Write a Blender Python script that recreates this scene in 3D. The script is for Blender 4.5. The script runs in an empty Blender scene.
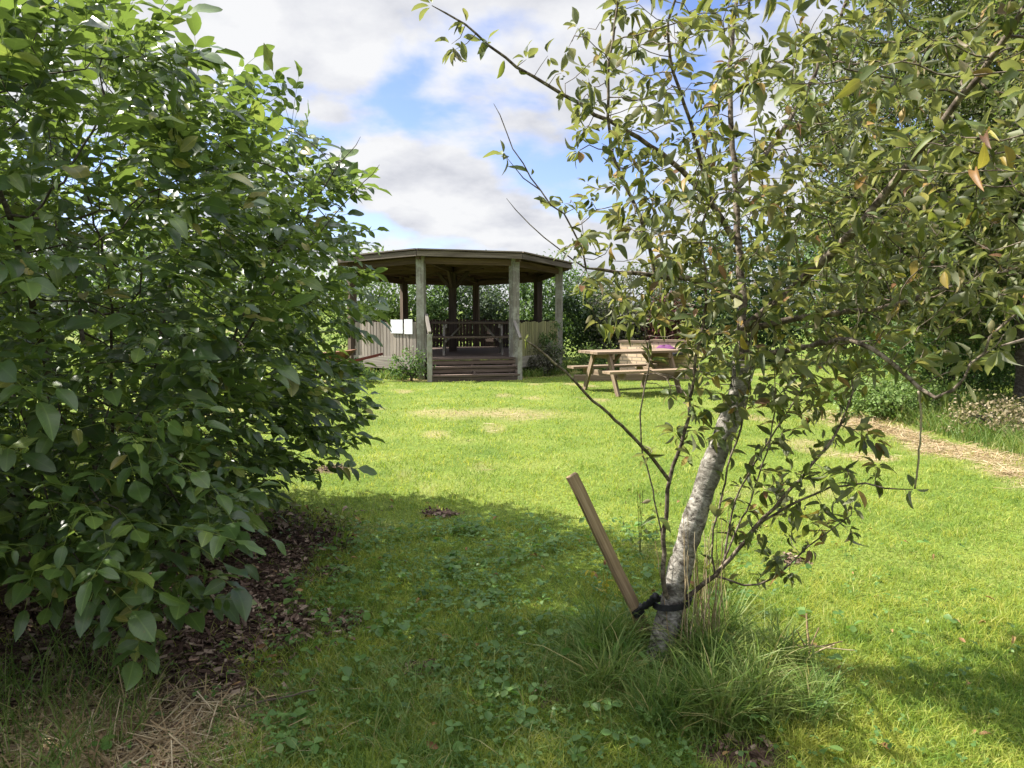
import bpy, math
import numpy as np
from mathutils import Vector
R = math.radians
rng = np.random.default_rng(11)
scn = bpy.context.scene
COL = scn.collection

BUSH_SEED, APPLE_SEED = 5, 21
# ------------------------------------------------------------------ camera
LENS = 26.0
F = 1024 * LENS / 36.0
CAMZ = 1.5
PITCH = R(5.7)
cam_d = bpy.data.cameras.new('camera'); cam = bpy.data.objects.new('camera', cam_d); COL.objects.link(cam)
cam.location = (0, 0, CAMZ); cam.rotation_euler = (R(90) - PITCH, 0, 0)
cam_d.lens = LENS; cam_d.sensor_width = 36; cam_d.clip_end = 3000; cam_d.clip_start = 0.05
scn.camera = cam
CP, SP = math.cos(PITCH), math.sin(PITCH)

def at(px, py, Y):
    a = (px - 512) / F; b = (384 - py) / F
    d = np.array([a, CP + b * SP, -SP + b * CP])
    return np.array([0, 0, CAMZ]) + d * (Y / d[1])

def gnd(px, py):
    a = (px - 512) / F; b = (384 - py) / F
    d = np.array([a, CP + b * SP, -SP + b * CP])
    return np.array([0, 0, CAMZ]) + d * (CAMZ / -d[2])

# ------------------------------------------------------------------ helpers
def nrm(v):
    return v / (np.linalg.norm(v, axis=-1, keepdims=True) + 1e-12)

def new_mesh(name, V, polys, mat, parent=None, smooth=True, attrs=None, origin=None):
    V = np.asarray(V, dtype=np.float32)
    if origin is None:
        q = parent
        while q is not None:
            origin = np.array(q.location) + (0 if origin is None else origin); q = q.parent
    if origin is not None:
        V = V - np.array(origin, dtype=np.float32)
    me = bpy.data.meshes.new(name)
    polys = [np.asarray(p, dtype=np.int32) for p in polys if len(p)]
    nl = sum(p.size for p in polys); npol = sum(len(p) for p in polys)
    me.vertices.add(len(V)); me.vertices.foreach_set('co', V.ravel())
    me.loops.add(nl); me.loops.foreach_set('vertex_index', np.concatenate([p.ravel() for p in polys]))
    me.polygons.add(npol)
    tot = np.concatenate([np.full(len(p), p.shape[1], np.int32) for p in polys])
    st = np.concatenate([[0], np.cumsum(tot)[:-1]]).astype(np.int32)
    me.polygons.foreach_set('loop_start', st)
    me.polygons.foreach_set('loop_total', tot)
    me.polygons.foreach_set('use_smooth', np.full(npol, smooth, dtype=bool))
    for k, a in (attrs or {}).items():
        a = np.asarray(a, dtype=np.float32)
        if a.ndim == 1:
            at_ = me.attributes.new(k, 'FLOAT', 'POINT'); at_.data.foreach_set('value', a)
        else:
            at_ = me.attributes.new(k, 'FLOAT_VECTOR', 'POINT'); at_.data.foreach_set('vector', a.ravel())
    me.update(); me.validate()
    if mat is not None: me.materials.append(mat)
    o = bpy.data.objects.new(name, me); COL.objects.link(o)
    if parent is not None: o.parent = parent
    elif origin is not None: o.location = origin
    return o

def thing(name, label, cat, loc, group=None):
    o = bpy.data.objects.new(name, None); COL.objects.link(o)
    o.location = [float(c) for c in loc]; o.empty_display_size = 0.1
    o['label'] = label; o['category'] = cat
    if group: o['group'] = group
    return o

def tag(o, label, cat, group=None, kind=None):
    o['label'] = label; o['category'] = cat
    if group: o['group'] = group
    if kind: o['kind'] = kind
    return o

class Boxes:
    def __init__(s): s.V = []; s.Q = []; s.g = []; s.r = []; s.n = 0
    def beam(s, p0, p1, w, h, up=(0, 0, 1), taper=1.0, seg=1, wob=0.0):
        p0 = np.array(p0, float); p1 = np.array(p1, float); L = np.linalg.norm(p1 - p0)
        x = (p1 - p0) / L; up = np.array(up, float)
        if abs(np.dot(up, x)) > .95: up = np.array([0, 1., 0]) if abs(x[1]) < .9 else np.array([1., 0, 0])
        y = np.cross(up, x); y /= np.linalg.norm(y); z = np.cross(x, y)
        r = rng.random(); off = rng.random(3) * 50
        vs = []
        for i in range(seg + 1):
            t = i / seg; k = 1 + (taper - 1) * t
            c = p0 + (p1 - p0) * t + (y * rng.normal() + z * rng.normal()) * wob
            for sy, sz in ((-1, -1), (1, -1), (1, 1), (-1, 1)):
                vs.append(c + y * sy * w / 2 * k + z * sz * h / 2 * k)
                s.g.append(off + np.array([t * L, sy * w / 2, sz * h / 2])); s.r.append(r)
        n = s.n
        for i in range(seg):
            a = n + 4 * i; b = a + 4
            for j in range(4):
                s.Q.append((a + j, a + (j + 1) % 4, b + (j + 1) % 4, b + j))
        e = n + 4 * seg
        s.Q += [(n + 3, n + 2, n + 1, n), (e, e + 1, e + 2, e + 3)]
        s.V += vs; s.n += len(vs)
        return s
    def poly_prism(s, pts_bot, pts_top):
        k = len(pts_bot); n = s.n
        off = rng.random(3) * 50; r = rng.random()
        for p in list(pts_bot) + list(pts_top):
            s.V.append(np.array(p, float)); s.g.append(off + np.array(p, float)); s.r.append(r)
        s.n += 2 * k
        s.P = getattr(s, 'P', [])
        s.P.append([n + i for i in reversed(range(k))]); s.P.append([n + k + i for i in range(k)])
        for i in range(k):
            s.Q.append((n + i, n + (i + 1) % k, n + k + (i + 1) % k, n + k + i))
        return s
    def build(s, name, mat, parent=None, origin=None):
        polys = [np.array(s.Q)]
        P = getattr(s, 'P', [])
        for p in P: polys.append(np.array([p]))
        return new_mesh(name, np.array(s.V), polys, mat, parent, smooth=False,
                        attrs={'g': np.array(s.g), 'rnd': np.array(s.r)}, origin=origin)

# ------------------------------------------------------------------ materials
def mat_new(name):
    m = bpy.data.materials.new(name); m.use_nodes = True
    nt = m.node_tree; nt.nodes.clear()
    out = nt.nodes.new('ShaderNodeOutputMaterial')
    return m, nt, out

def N(nt, t, **kw):
    n = nt.nodes.new(t)
    for k, v in kw.items():
        if k.startswith('i_'): n.inputs[k[2:].replace('_', ' ')].default_value = v
        else: setattr(n, k, v)
    return n

def ramp(nt, stops, interp='LINEAR'):
    n = nt.nodes.new('ShaderNodeValToRGB'); cr = n.color_ramp; cr.interpolation = interp
    while len(cr.elements) < len(stops): cr.elements.new(.5)
    for e, (p, c) in zip(cr.elements, stops):
        e.position = p; e.color = tuple(c) + (1,)
    return n

def mixc(nt, fac, a, b, typ='MIX'):
    n = nt.nodes.new('ShaderNodeMix'); n.data_type = 'RGBA'; n.blend_type = typ
    L = nt.links.new
    for sock, v in ((n.inputs[0], fac), (n.inputs[6], a), (n.inputs[7], b)):
        if isinstance(v, (int, float)): sock.default_value = v
        elif isinstance(v, tuple): sock.default_value = v + (1,)
        else: L(v, sock)
    return n.outputs[2]

def leaf_mat(name, stops, trans=(.12, .25, .02), tr=.38, under=None, under_mix=.6, rough=.45, vein=0.0, spec=.35, spots=0.0):
    m, nt, out = mat_new(name); L = nt.links.new
    a = N(nt, 'ShaderNodeAttribute', attribute_name='rnd')
    rp = ramp(nt, stops); L(a.outputs['Fac'], rp.inputs[0])
    tc = N(nt, 'ShaderNodeTexCoord')
    nz = N(nt, 'ShaderNodeTexNoise', i_Scale=9.0, i_Detail=3.0); L(tc.outputs['Object'], nz.inputs['Vector'])
    nr = ramp(nt, [(.3, (.72, .72, .72)), (.7, (1.2, 1.2, 1.2))]); L(nz.outputs[0], nr.inputs[0])
    col = mixc(nt, 1.0, rp.outputs[0], nr.outputs[0], 'MULTIPLY')
    if vein > 0:
        uv = N(nt, 'ShaderNodeAttribute', attribute_name='luv')
        sp = N(nt, 'ShaderNodeSeparateXYZ'); L(uv.outputs['Vector'], sp.inputs[0])
        ab = N(nt, 'ShaderNodeMath', operation='ABSOLUTE'); L(sp.outputs[1], ab.inputs[0])
        mid = N(nt, 'ShaderNodeMath', operation='LESS_THAN'); L(ab.outputs[0], mid.inputs[0]); mid.inputs[1].default_value = .035
        # side veins: sin(k*(u - |v|*.35))
        mu = N(nt, 'ShaderNodeMath', operation='MULTIPLY'); L(ab.outputs[0], mu.inputs[0]); mu.inputs[1].default_value = .32
        su = N(nt, 'ShaderNodeMath', operation='SUBTRACT'); L(sp.outputs[0], su.inputs[0]); L(mu.outputs[0], su.inputs[1])
        m2 = N(nt, 'ShaderNodeMath', operation='MULTIPLY'); L(su.outputs[0], m2.inputs[0]); m2.inputs[1].default_value = 62.0
        sn = N(nt, 'ShaderNodeMath', operation='SINE'); L(m2.outputs[0], sn.inputs[0])
        vr = ramp(nt, [(.86, (0, 0, 0)), (1.0, (1, 1, 1))]); 
        L(sn.outputs[0], vr.inputs[0])
        mx = N(nt, 'ShaderNodeMath', operation='MAXIMUM'); L(mid.outputs[0], mx.inputs[0])
        hv = N(nt, 'ShaderNodeMath', operation='MULTIPLY'); L(vr.outputs[0], hv.inputs[0]); hv.inputs[1].default_value = .45
        L(hv.outputs[0], mx.inputs[1])
        vv = N(nt, 'ShaderNodeMath', operation='MULTIPLY'); L(mx.outputs[0], vv.inputs[0]); vv.inputs[1].default_value = vein
        lighter = mixc(nt, 1.0, col, (1.9, 1.7, 1.6), 'MULTIPLY')
        col = mixc(nt, vv.outputs[0], col, lighter)
    if spots > 0:
        n2 = N(nt, 'ShaderNodeTexNoise', i_Scale=60.0, i_Detail=2.0); L(tc.outputs['Object'], n2.inputs['Vector'])
        r2 = ramp(nt, [(.66, (0, 0, 0)), (.72, (1, 1, 1))]); L(n2.outputs[0], r2.inputs[0])
        s2 = N(nt, 'ShaderNodeMath', operation='MULTIPLY'); L(r2.outputs[0], s2.inputs[0]); s2.inputs[1].default_value = spots
        col = mixc(nt, s2.outputs[0], col, (.13, .06, .02))
    if under is not None:
        geo = N(nt, 'ShaderNodeNewGeometry')
        f = N(nt, 'ShaderNodeMath', operation='MULTIPLY'); L(geo.outputs['Backfacing'], f.inputs[0]); f.inputs[1].default_value = under_mix
        col = mixc(nt, f.outputs[0], col, under)
    bs = N(nt, 'ShaderNodeBsdfPrincipled'); L(col, bs.inputs['Base Color'])
    bs.inputs['Roughness'].default_value = rough; bs.inputs['Specular IOR Level'].default_value = spec
    t = N(nt, 'ShaderNodeBsdfTranslucent')
    tcol = mixc(nt, .5, col, trans)
    tcol = mixc(nt, 1.0, tcol, (1.5, 1.5, 1.2), 'MULTIPLY')
    L(tcol, t.inputs['Color'])
    mxs = N(nt, 'ShaderNodeMixShader'); mxs.inputs[0].default_value = tr
    L(bs.outputs[0], mxs.inputs[1]); L(t.outputs[0], mxs.inputs[2]); L(mxs.outputs[0], out.inputs[0])
    return m

def wood_mat(name, c1, c2, c3=None, rough=.85, lichen=None, grain=1.0):
    """weathered timber: grain along attribute g.x, per-board shift from rnd"""
    m, nt, out = mat_new(name); L = nt.links.new
    g = N(nt, 'ShaderNodeAttribute', attribute_name='g')
    mp = N(nt, 'ShaderNodeMapping'); mp.inputs['Scale'].default_value = (1.5, 38, 38); L(g.outputs['Vector'], mp.inputs[0])
    nz = N(nt, 'ShaderNodeTexNoise', i_Scale=1.0, i_Detail=6.0, i_Roughness=.65); L(mp.outputs[0], nz.inputs['Vector'])
    rp = ramp(nt, [(.32, c1), (.55, c2), (.75, c3 or c2)]); L(nz.outputs[0], rp.inputs[0])
    r = N(nt, 'ShaderNodeAttribute', attribute_name='rnd')
    br = ramp(nt, [(0, (.7, .7, .7)), (1, (1.2, 1.17, 1.12))]); L(r.outputs['Fac'], br.inputs[0])
    col = mixc(nt, 1.0, rp.outputs[0], br.outputs[0], 'MULTIPLY')
    if lichen:
        n2 = N(nt, 'ShaderNodeTexNoise', i_Scale=5.0, i_Detail=6.0, i_Roughness=.7); L(g.outputs['Vector'], n2.inputs['Vector'])
        r2 = ramp(nt, [(.45, (0, 0, 0)), (.62, (1, 1, 1))]); L(n2.outputs[0], r2.inputs[0])
        col = mixc(nt, r2.outputs[0], col, lichen)
    bs = N(nt, 'ShaderNodeBsdfPrincipled'); L(col, bs.inputs['Base Color'])
    bs.inputs['Roughness'].default_value = rough; bs.inputs['Specular IOR Level'].default_value = .2
    bp = N(nt, 'ShaderNodeBump', i_Strength=.5, i_Distance=.006); L(nz.outputs[0], bp.inputs['Height']); L(bp.outputs[0], bs.inputs['Normal'])
    L(bs.outputs[0], out.inputs[0])
    return m

def plain(name, col, rough=.6, noise=.15, scale=20, spec=.3):
    m, nt, out = mat_new(name); L = nt.links.new
    tc = N(nt, 'ShaderNodeTexCoord')
    nz = N(nt, 'ShaderNodeTexNoise', i_Scale=scale, i_Detail=5.0); L(tc.outputs['Object'], nz.inputs['Vector'])
    lo = tuple(c * (1 - noise) for c in col); hi = tuple(min(1, c * (1 + noise)) for c in col)
    rp = ramp(nt, [(.3, lo), (.7, hi)]); L(nz.outputs[0], rp.inputs[0])
    bs = N(nt, 'ShaderNodeBsdfPrincipled'); L(rp.outputs[0], bs.inputs['Base Color']); bs.inputs['Roughness'].default_value = rough
    bs.inputs['Specular IOR Level'].default_value = spec
    L(bs.outputs[0], out.inputs[0]); return m

def bark_mat(name, dark, mid, light, scale=1.0, light_amt=.5, bump=.02):
    m, nt, out = mat_new(name); L = nt.links.new
    g = N(nt, 'ShaderNodeAttribute', attribute_name='g')      # (along m, around m, .)
    mp = N(nt, 'ShaderNodeMapping'); mp.inputs['Scale'].default_value = (24 * scale, 15 * scale, 15 * scale); L(g.outputs['Vector'], mp.inputs[0])
    n1 = N(nt, 'ShaderNodeTexNoise', i_Scale=1.0, i_Detail=7.0, i_Roughness=.68, i_Distortion=.6); L(mp.outputs[0], n1.inputs['Vector'])
    mp2 = N(nt, 'ShaderNodeMapping'); mp2.inputs['Scale'].default_value = (9 * scale, 6 * scale, 6 * scale); L(g.outputs['Vector'], mp2.inputs[0])
    n2 = N(nt, 'ShaderNodeTexNoise', i_Scale=1.0, i_Detail=5.0, i_Roughness=.6); L(mp2.outputs[0], n2.inputs['Vector'])
    r1 = ramp(nt, [(.36, dark), (.47, mid), (.6, light)]); L(n1.outputs[0], r1.inputs[0])
    r2 = ramp(nt, [(light_amt - .07, (0, 0, 0)), (light_amt + .08, (1, 1, 1))]); L(n2.outputs[0], r2.inputs[0])
    dk = mixc(nt, .55, r1.outputs[0], dark)
    col = mixc(nt, r2.outputs[0], r1.outputs[0], dk)
    bs = N(nt, 'ShaderNodeBsdfPrincipled'); L(col, bs.inputs['Base Color'])
    bs.inputs['Roughness'].default_value = .85; bs.inputs['Specular IOR Level'].default_value = .2
    bp = N(nt, 'ShaderNodeBump', i_Strength=.7, i_Distance=bump); L(n1.outputs[0], bp.inputs['Height']); L(bp.outputs[0], bs.inputs['Normal'])
    L(bs.outputs[0], out.inputs[0]); return m

# ------------------------------------------------------------------ leaves
def leaf_template(rows, prof, fold, curl, twist=0.0, wavy=0.0, seed=0):
    """unit leaf along +x (petiole at 0), blade half-width prof(t); returns V, quads, tris, uv"""
    rr = np.random.default_rng(seed)
    V = []; UV = []
    for i, t in enumerate(rows):
        w = prof(t)
        zc = -curl * t * t
        tw = twist * t
        for s in (-1, 0, 1):
            y = s * w * math.cos(fold); z = zc + abs(s) * w * math.sin(fold) + (rr.normal() * wavy * w if s else 0)
            V.append((t, y * math.cos(tw) - (z - zc) * math.sin(tw), zc + y * math.sin(tw) + (z - zc) * math.cos(tw)))
            UV.append((t, s * w * 2.2, 0))
    Q = []
    for i in range(len(rows) - 1):
        a = 3 * i; b = a + 3
        Q += [(a, b, b + 1, a + 1), (a + 1, b + 1, b + 2, a + 2)]
    return np.array(V), np.array(Q), np.array(UV)

def oval(wmax, peak=.45, base=.02):
    def f(t):
        if t <= 0: return base * .3
        if t >= 1: return .002
        a = t ** .75 if peak < .5 else t
        return max(.002, wmax * (math.sin(math.pi * min(1, (t / (2 * peak)) if t < peak else .5 + (t - peak) / (2 * (1 - peak)))) ** .8))
    return f

def scatter_leaves(P, D, U, S, templates, W=None):
    """P pos, D direction, U up hint, S length. returns V,Q,luv,rnd"""
    n = len(P)
    if n == 0: return None
    x = nrm(D); y = nrm(np.cross(U, x)); z = np.cross(x, y)
    ti = rng.integers(0, len(templates), n)
    Vs = []; Qs = []; uvs = []; rn = []; off = 0
    rnd = rng.random(n)
    for k, (T, Q, UV) in enumerate(templates):
        idx = np.nonzero(ti == k)[0]
        if len(idx) == 0: continue
        s = S[idx][:, None, None]
        w = np.ones((len(idx), 1, 1)) if W is None else W[idx][:, None, None]
        pts = P[idx][:, None, :] + s * (T[None, :, 0:1] * x[idx][:, None, :] + w * T[None, :, 1:2] * y[idx][:, None, :] + T[None, :, 2:3] * z[idx][:, None, :])
        m = len(T)
        Vs.append(pts.reshape(-1, 3)); uvs.append(np.tile(UV, (len(idx), 1))); rn.append(np.repeat(rnd[idx], m))
        Qs.append((Q[None] + (off + np.arange(len(idx)) * m)[:, None, None]).reshape(-1, 4)); off += len(idx) * m
    return np.concatenate(Vs), np.concatenate(Qs), np.concatenate(uvs), np.concatenate(rn)

def leaf_obj(name, mat, parent, *a, **k):
    V, Q, uv, rn = scatter_leaves(*a, **k)
    return new_mesh(name, V, [Q], mat, parent, True, {'luv': uv, 'rnd': rn})

def rand_unit(n):
    v = rng.normal(size=(n, 3)); return nrm(v)

# ------------------------------------------------------------------ branches
def colonize(pos, par, attr, step, infl, kill, iters=120, trop=(0, 0, .1), maxn=14000):
    pos = [np.array(p, float) for p in pos]; par = list(par)
    A = np.array(attr); alive = np.ones(len(A), bool)
    P = np.array(pos)
    d = np.full(len(A), 1e9); ni = np.zeros(len(A), int)
    for i0 in range(0, len(P), 200):
        dd = np.linalg.norm(A[:, None] - P[None, i0:i0 + 200], axis=2)
        j = dd.argmin(1); m = dd[np.arange(len(A)), j]; u = m < d
        d[u] = m[u]; ni[u] = j[u] + i0
    alive &= d > kill
    trop = np.array(trop)
    for it in range(iters):
        act = alive & (d < infl)
        if not act.any(): break
        idx = ni[act]; v = nrm(A[act] - np.array(pos)[idx])
        un, inv = np.unique(idx, return_inverse=True)
        acc = np.zeros((len(un), 3)); np.add.at(acc, inv, v)
        acc = nrm(nrm(acc) + trop + rng.normal(size=acc.shape) * .22)
        newp = np.array(pos)[un] + acc * step
        s = len(pos)
        pos += list(newp); par += list(un)
        dd = np.linalg.norm(A[:, None] - newp[None], axis=2)
        j = dd.argmin(1); m = dd[np.arange(len(A)), j]; u = m < d
        d[u] = m[u]; ni[u] = j[u] + s
        alive &= d > kill
        if len(pos) > maxn: break
    return np.array(pos), np.array(par, int)

def polyline_nodes(pos, par, pts, step, root=None):
    """append a limb polyline (smoothed) to the node lists; root = index to start from (its own position is used)"""
    pts = [np.array(p, float) for p in pts]
    if root is not None: pts = [np.array(pos[root])] + pts
    # catmull-rom
    out = []
    for i in range(len(pts) - 1):
        p0 = pts[max(i - 1, 0)]; p1 = pts[i]; p2 = pts[i + 1]; p3 = pts[min(i + 2, len(pts) - 1)]
        k = max(1, int(np.linalg.norm(p2 - p1) / step))
        for j in range(k):
            t = j / k
            out.append(.5 * ((2 * p1) + (-p0 + p2) * t + (2 * p0 - 5 * p1 + 4 * p2 - p3) * t * t + (-p0 + 3 * p1 - 3 * p2 + p3) * t ** 3))
    out.append(pts[-1])
    if root is not None: out = out[1:]; prev = root
    else: prev = -1
    ids = []
    for p in out:
        pos.append(p + rng.normal(size=3) * step * .05); par.append(prev); prev = len(pos) - 1; ids.append(prev)
    return ids

def nearest(pos, p):
    return int(np.linalg.norm(np.array(pos) - np.array(p), axis=1).argmin())

def radii(pos, par, tip, e, rmin=None):
    n = len(pos); acc = np.zeros(n); r = np.zeros(n)
    ch = np.bincount(par[par >= 0], minlength=n)
    for i in range(n - 1, -1, -1):
        if acc[i] == 0: acc[i] = tip ** e
        r[i] = acc[i] ** (1 / e)
        if rmin is not None and rmin[i] > r[i]:
            r[i] = rmin[i]
        if par[i] >= 0: acc[par[i]] += acc[i]
    return r

def tube_mesh(pos, par, r, skip=None):
    """chains -> tapered tubes"""
    n = len(pos); kids = [[] for _ in range(n)]
    for i, p in enumerate(par):
        if p >= 0: kids[p].append(i)
    V = []; Q = []; G = []; off = 0
    stack = [i for i in range(n) if par[i] < 0]; starts = [(i, -1) for i in stack]
    while starts:
        i, frm = starts.pop()
        ch = ([frm] if frm >= 0 else []) + [i]
        cur = i
        while kids[cur]:
            ks = sorted(kids[cur], key=lambda k: -r[k])
            for k in ks[1:]: starts.append((k, cur))
            cur = ks[0]; ch.append(cur)
        if len(ch) < 2: continue
        P = pos[ch]; rr = r[ch].copy()
        if frm >= 0: rr[0] = min(rr[0], rr[1] * 1.25)
        rr[-1] *= .5
        sides = 12 if rr.max() > .05 else 8 if rr.max() > .015 else 5 if rr.max() > .004 else 4
        T = np.gradient(P, axis=0); T = nrm(T)
        u = np.cross(T[0], [0, 0, 1.]); 
        if np.linalg.norm(u) < .1: u = np.cross(T[0], [1., 0, 0])
        u = u / np.linalg.norm(u)
        ang = np.arange(sides) * 2 * math.pi / sides; al = 0; o3 = rng.random(3) * 20
        for k in range(len(ch)):
            u = u - T[k] * np.dot(u, T[k]); u = u / (np.linalg.norm(u) + 1e-9); w = np.cross(T[k], u)
            if k: al += np.linalg.norm(P[k] - P[k - 1])
            ring = P[k] + rr[k] * (np.cos(ang)[:, None] * u + np.sin(ang)[:, None] * w)
            V.append(ring)
            G.append(np.stack([np.full(sides, al), rr[k] * np.cos(ang), rr[k] * np.sin(ang)], 1) + o3)
        for k in range(len(ch) - 1):
            a = off + k * sides
            for j in range(sides):
                Q.append((a + j, a + (j + 1) % sides, a + sides + (j + 1) % sides, a + sides + j))
        off += len(ch) * sides
    return np.concatenate(V), np.array(Q), np.concatenate(G)

def tube_obj(name, pts, rad, mat, parent=None, sides=10, origin=None, bumpy=0.0):
    """single tube through pts with radii"""
    P = np.array(pts, float); rr = np.array(rad, float) if np.ndim(rad) else np.full(len(P), rad)
    T = nrm(np.gradient(P, axis=0))
    u = np.cross(T[0], [0, 0, 1.])
    if np.linalg.norm(u) < .1: u = np.cross(T[0], [1., 0, 0])
    u = u / np.linalg.norm(u); ang = np.arange(sides) * 2 * math.pi / sides
    V = []; G = []; Q = []; al = 0
    for k in range(len(P)):
        u = u - T[k] * np.dot(u, T[k]); u /= np.linalg.norm(u); w = np.cross(T[k], u)
        if k: al += np.linalg.norm(P[k] - P[k - 1])
        q = rr[k] * (1 + rng.normal(size=sides) * bumpy)
        V.append(P[k] + q[:, None] * (np.cos(ang)[:, None] * u + np.sin(ang)[:, None] * w))
        G.append(np.stack([np.full(sides, al), rr[k] * np.cos(ang), rr[k] * np.sin(ang)], 1))
    for k in range(len(P) - 1):
        a = k * sides
        for j in range(sides): Q.append((a + j, a + (j + 1) % sides, a + sides + (j + 1) % sides, a + sides + j))
    caps = [np.array([list(range(sides))[::-1]]), np.array([[(len(P) - 1) * sides + j for j in range(sides)]])]
    return new_mesh(name, np.concatenate(V), [np.array(Q)] + caps, mat, parent, True, {'g': np.concatenate(G), 'rnd': np.full(len(P) * sides, rng.random())}, origin)

def resample(pts, step):
    pos = []; par = []
    polyline_nodes(pos, par, pts, step)
    return np.array(pos)

def in_ell(n, c, rad, shell=0.0):
    """random points in an ellipsoid; shell>0 pushes them outwards"""
    d = rand_unit(n); t = rng.random(n) ** (1 / 3)
    if shell: t = 1 - (1 - t) * (1 - shell)
    return np.array(c) + d * t[:, None] * np.array(rad)

# ------------------------------------------------------------------ palette
BUSH = leaf_mat('bush_leaf', [(0, (.022, .045, .013)), (.45, (.039, .074, .018)), (.8, (.07, .118, .026)), (.96, (.14, .185, .042)), (1, (.22, .19, .05))],
                trans=(.22, .31, .045), tr=.29, under=(.1, .15, .065), under_mix=.5, rough=.36, vein=.75, spec=.42, spots=.25)
APPLE = leaf_mat('apple_leaf', [(0, (.025, .038, .012)), (.28, (.046, .064, .016)), (.54, (.07, .1, .023)), (.76, (.112, .136, .03)), (.88, (.19, .175, .035)), (.94, (.25, .16, .04)), (.975, (.17, .08, .035)), (1, (.08, .04, .025))],
                 trans=(.26, .29, .045), tr=.3, under=(.21, .21, .145), under_mix=.58, rough=.5, vein=.4, spec=.28, spots=.85)
FAR = {}
def far_mat(key, a, b, c, tr=.3):
    FAR[key] = leaf_mat('leaf_' + key, [(0, a), (.5, b), (1, c)], trans=(.14, .24, .03), tr=tr, rough=.55, spec=.2)
far_mat('bright', (.09, .15, .04), (.14, .21, .055), (.22, .28, .1))
far_mat('mid', (.045, .09, .03), (.075, .13, .04), (.12, .18, .07))
far_mat('grey', (.04, .06, .036), (.07, .1, .06), (.15, .18, .125), .22)
far_mat('dark', (.02, .045, .018), (.035, .065, .025), (.075, .11, .05), .22)
far_mat('dusky', (.05, .05, .04), (.09, .085, .06), (.17, .16, .12), .22)
far_mat('dry', (.13, .1, .05), (.24, .19, .11), (.36, .3, .2))
far_mat('maroon', (.05, .012, .018), (.09, .02, .03), (.13, .05, .045), .25)
far_mat('right', (.04, .055, .02), (.08, .09, .034), (.18, .16, .09), .3)
BARK = bark_mat('pale_bark', (.045, .038, .03), (.2, .182, .15), (.4, .375, .325), 1.9, .5, .02)
BRANCH = bark_mat('branch_bark', (.035, .025, .018), (.1, .078, .056), (.25, .205, .155), 1.6, .5, .004)
TWIG = bark_mat('bush_bark', (.03, .022, .015), (.06, .048, .035), (.11, .1, .08), 1.6, .5, .004)
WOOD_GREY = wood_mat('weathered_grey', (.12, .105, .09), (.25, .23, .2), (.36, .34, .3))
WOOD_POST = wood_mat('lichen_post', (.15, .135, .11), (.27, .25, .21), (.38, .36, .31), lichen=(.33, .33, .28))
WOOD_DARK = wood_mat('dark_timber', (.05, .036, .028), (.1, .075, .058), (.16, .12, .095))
WOOD_CEIL = wood_mat('ceiling_timber', (.07, .046, .035), (.14, .095, .072), (.2, .145, .11))
WOOD_FASC = wood_mat('fascia_timber', (.07, .055, .045), (.17, .14, .115), (.29, .25, .21))
WOOD_STEP = wood_mat('step_timber', (.07, .05, .04), (.14, .105, .085), (.22, .17, .14))
WOOD_TAN = wood_mat('tan_timber', (.13, .09, .06), (.235, .175, .12), (.34, .275, .2))
WOOD_FENCE = wood_mat('paling', (.17, .14, .115), (.33, .29, .25), (.45, .41, .36))
WOOD_GREEN = wood_mat('green_paling', (.13, .13, .06), (.25, .24, .12), (.33, .31, .18))
WOOD_STAKE = wood_mat('stake_wood', (.09, .062, .038), (.24, .175, .105), (.36, .28, .18))
RED_WOOD = wood_mat('red_wood', (.07, .018, .015), (.13, .035, .028), (.17, .06, .05))
WHITE = plain('white_panel', (.78, .79, .81), .5, .04, 6)
RUBBER = plain('black_rubber', (.012, .012, .013), .55, .3, 60)
TWINE = plain('twine', (.3, .25, .18), .9, .3, 120)
STRAW = leaf_mat('straw', [(0, (.22, .15, .08)), (.5, (.36, .27, .15)), (1, (.48, .4, .26))], trans=(.4, .3, .16), tr=.15, rough=.7, spec=.2)
CHIP = leaf_mat('wood_chip', [(0, (.035, .022, .016)), (.45, (.095, .058, .042)), (.75, (.17, .115, .085)), (1, (.34, .26, .19))], trans=(.1, .06, .04), tr=.02, rough=.85, spec=.15)
DEADLEAF = leaf_mat('dead_leaf', [(0, (.16, .07, .03)), (1, (.32, .2, .08))], trans=(.3, .18, .06), tr=.15, rough=.7)

# templates
T_WAL = [leaf_template([0, .1, .25, .42, .6, .78, .92, 1], oval(.27, .49), f, c, tw, .14, i) for i, (f, c, tw) in
         enumerate([(.15, .1, .1), (.35, .25, -.3), (.25, .4, .35), (.05, -.08, 0), (.45, .16, -.45), (.3, .55, .2), (.1, .2, .6)])]
T_APP = [leaf_template([0, .12, .32, .55, .78, .93, 1], oval(.27, .5), f, c, tw, .1, i + 9) for i, (f, c, tw) in
         enumerate([(.4, .15, .3), (.7, .4, -.5), (.3, .55, .8), (.85, .25, -.8), (.55, .1, .3), (.95, .6, 1.0), (.6, -.2, -1.1), (.9, 1.0, .4), (.3, .8, -.9)])]
T_FAR = [leaf_template([0, .45, 1], oval(.33, .5), f, c, 0, 0, i + 30) for i, (f, c) in enumerate([(.2, .15), (.4, .3)])]
T_MID = [leaf_template([0, .3, .7, 1], oval(.28, .5), f, c, t, 0, i + 40) for i, (f, c, t) in enumerate([(.2, .15, .1), (.45, .3, -.2), (.6, .1, .3)])]

# ------------------------------------------------------------------ ground
def vnoise(x, y, s, seed=0):
    rr = np.random.default_rng(seed); n = 6; v = 0
    for i in range(n):
        a = rr.random() * 6.283; k = s * (0.6 + rr.random() * 1.6)
        v = v + np.sin(k * (x * math.cos(a) + y * math.sin(a)) + rr.random() * 6.28)
    return v / n

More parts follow.
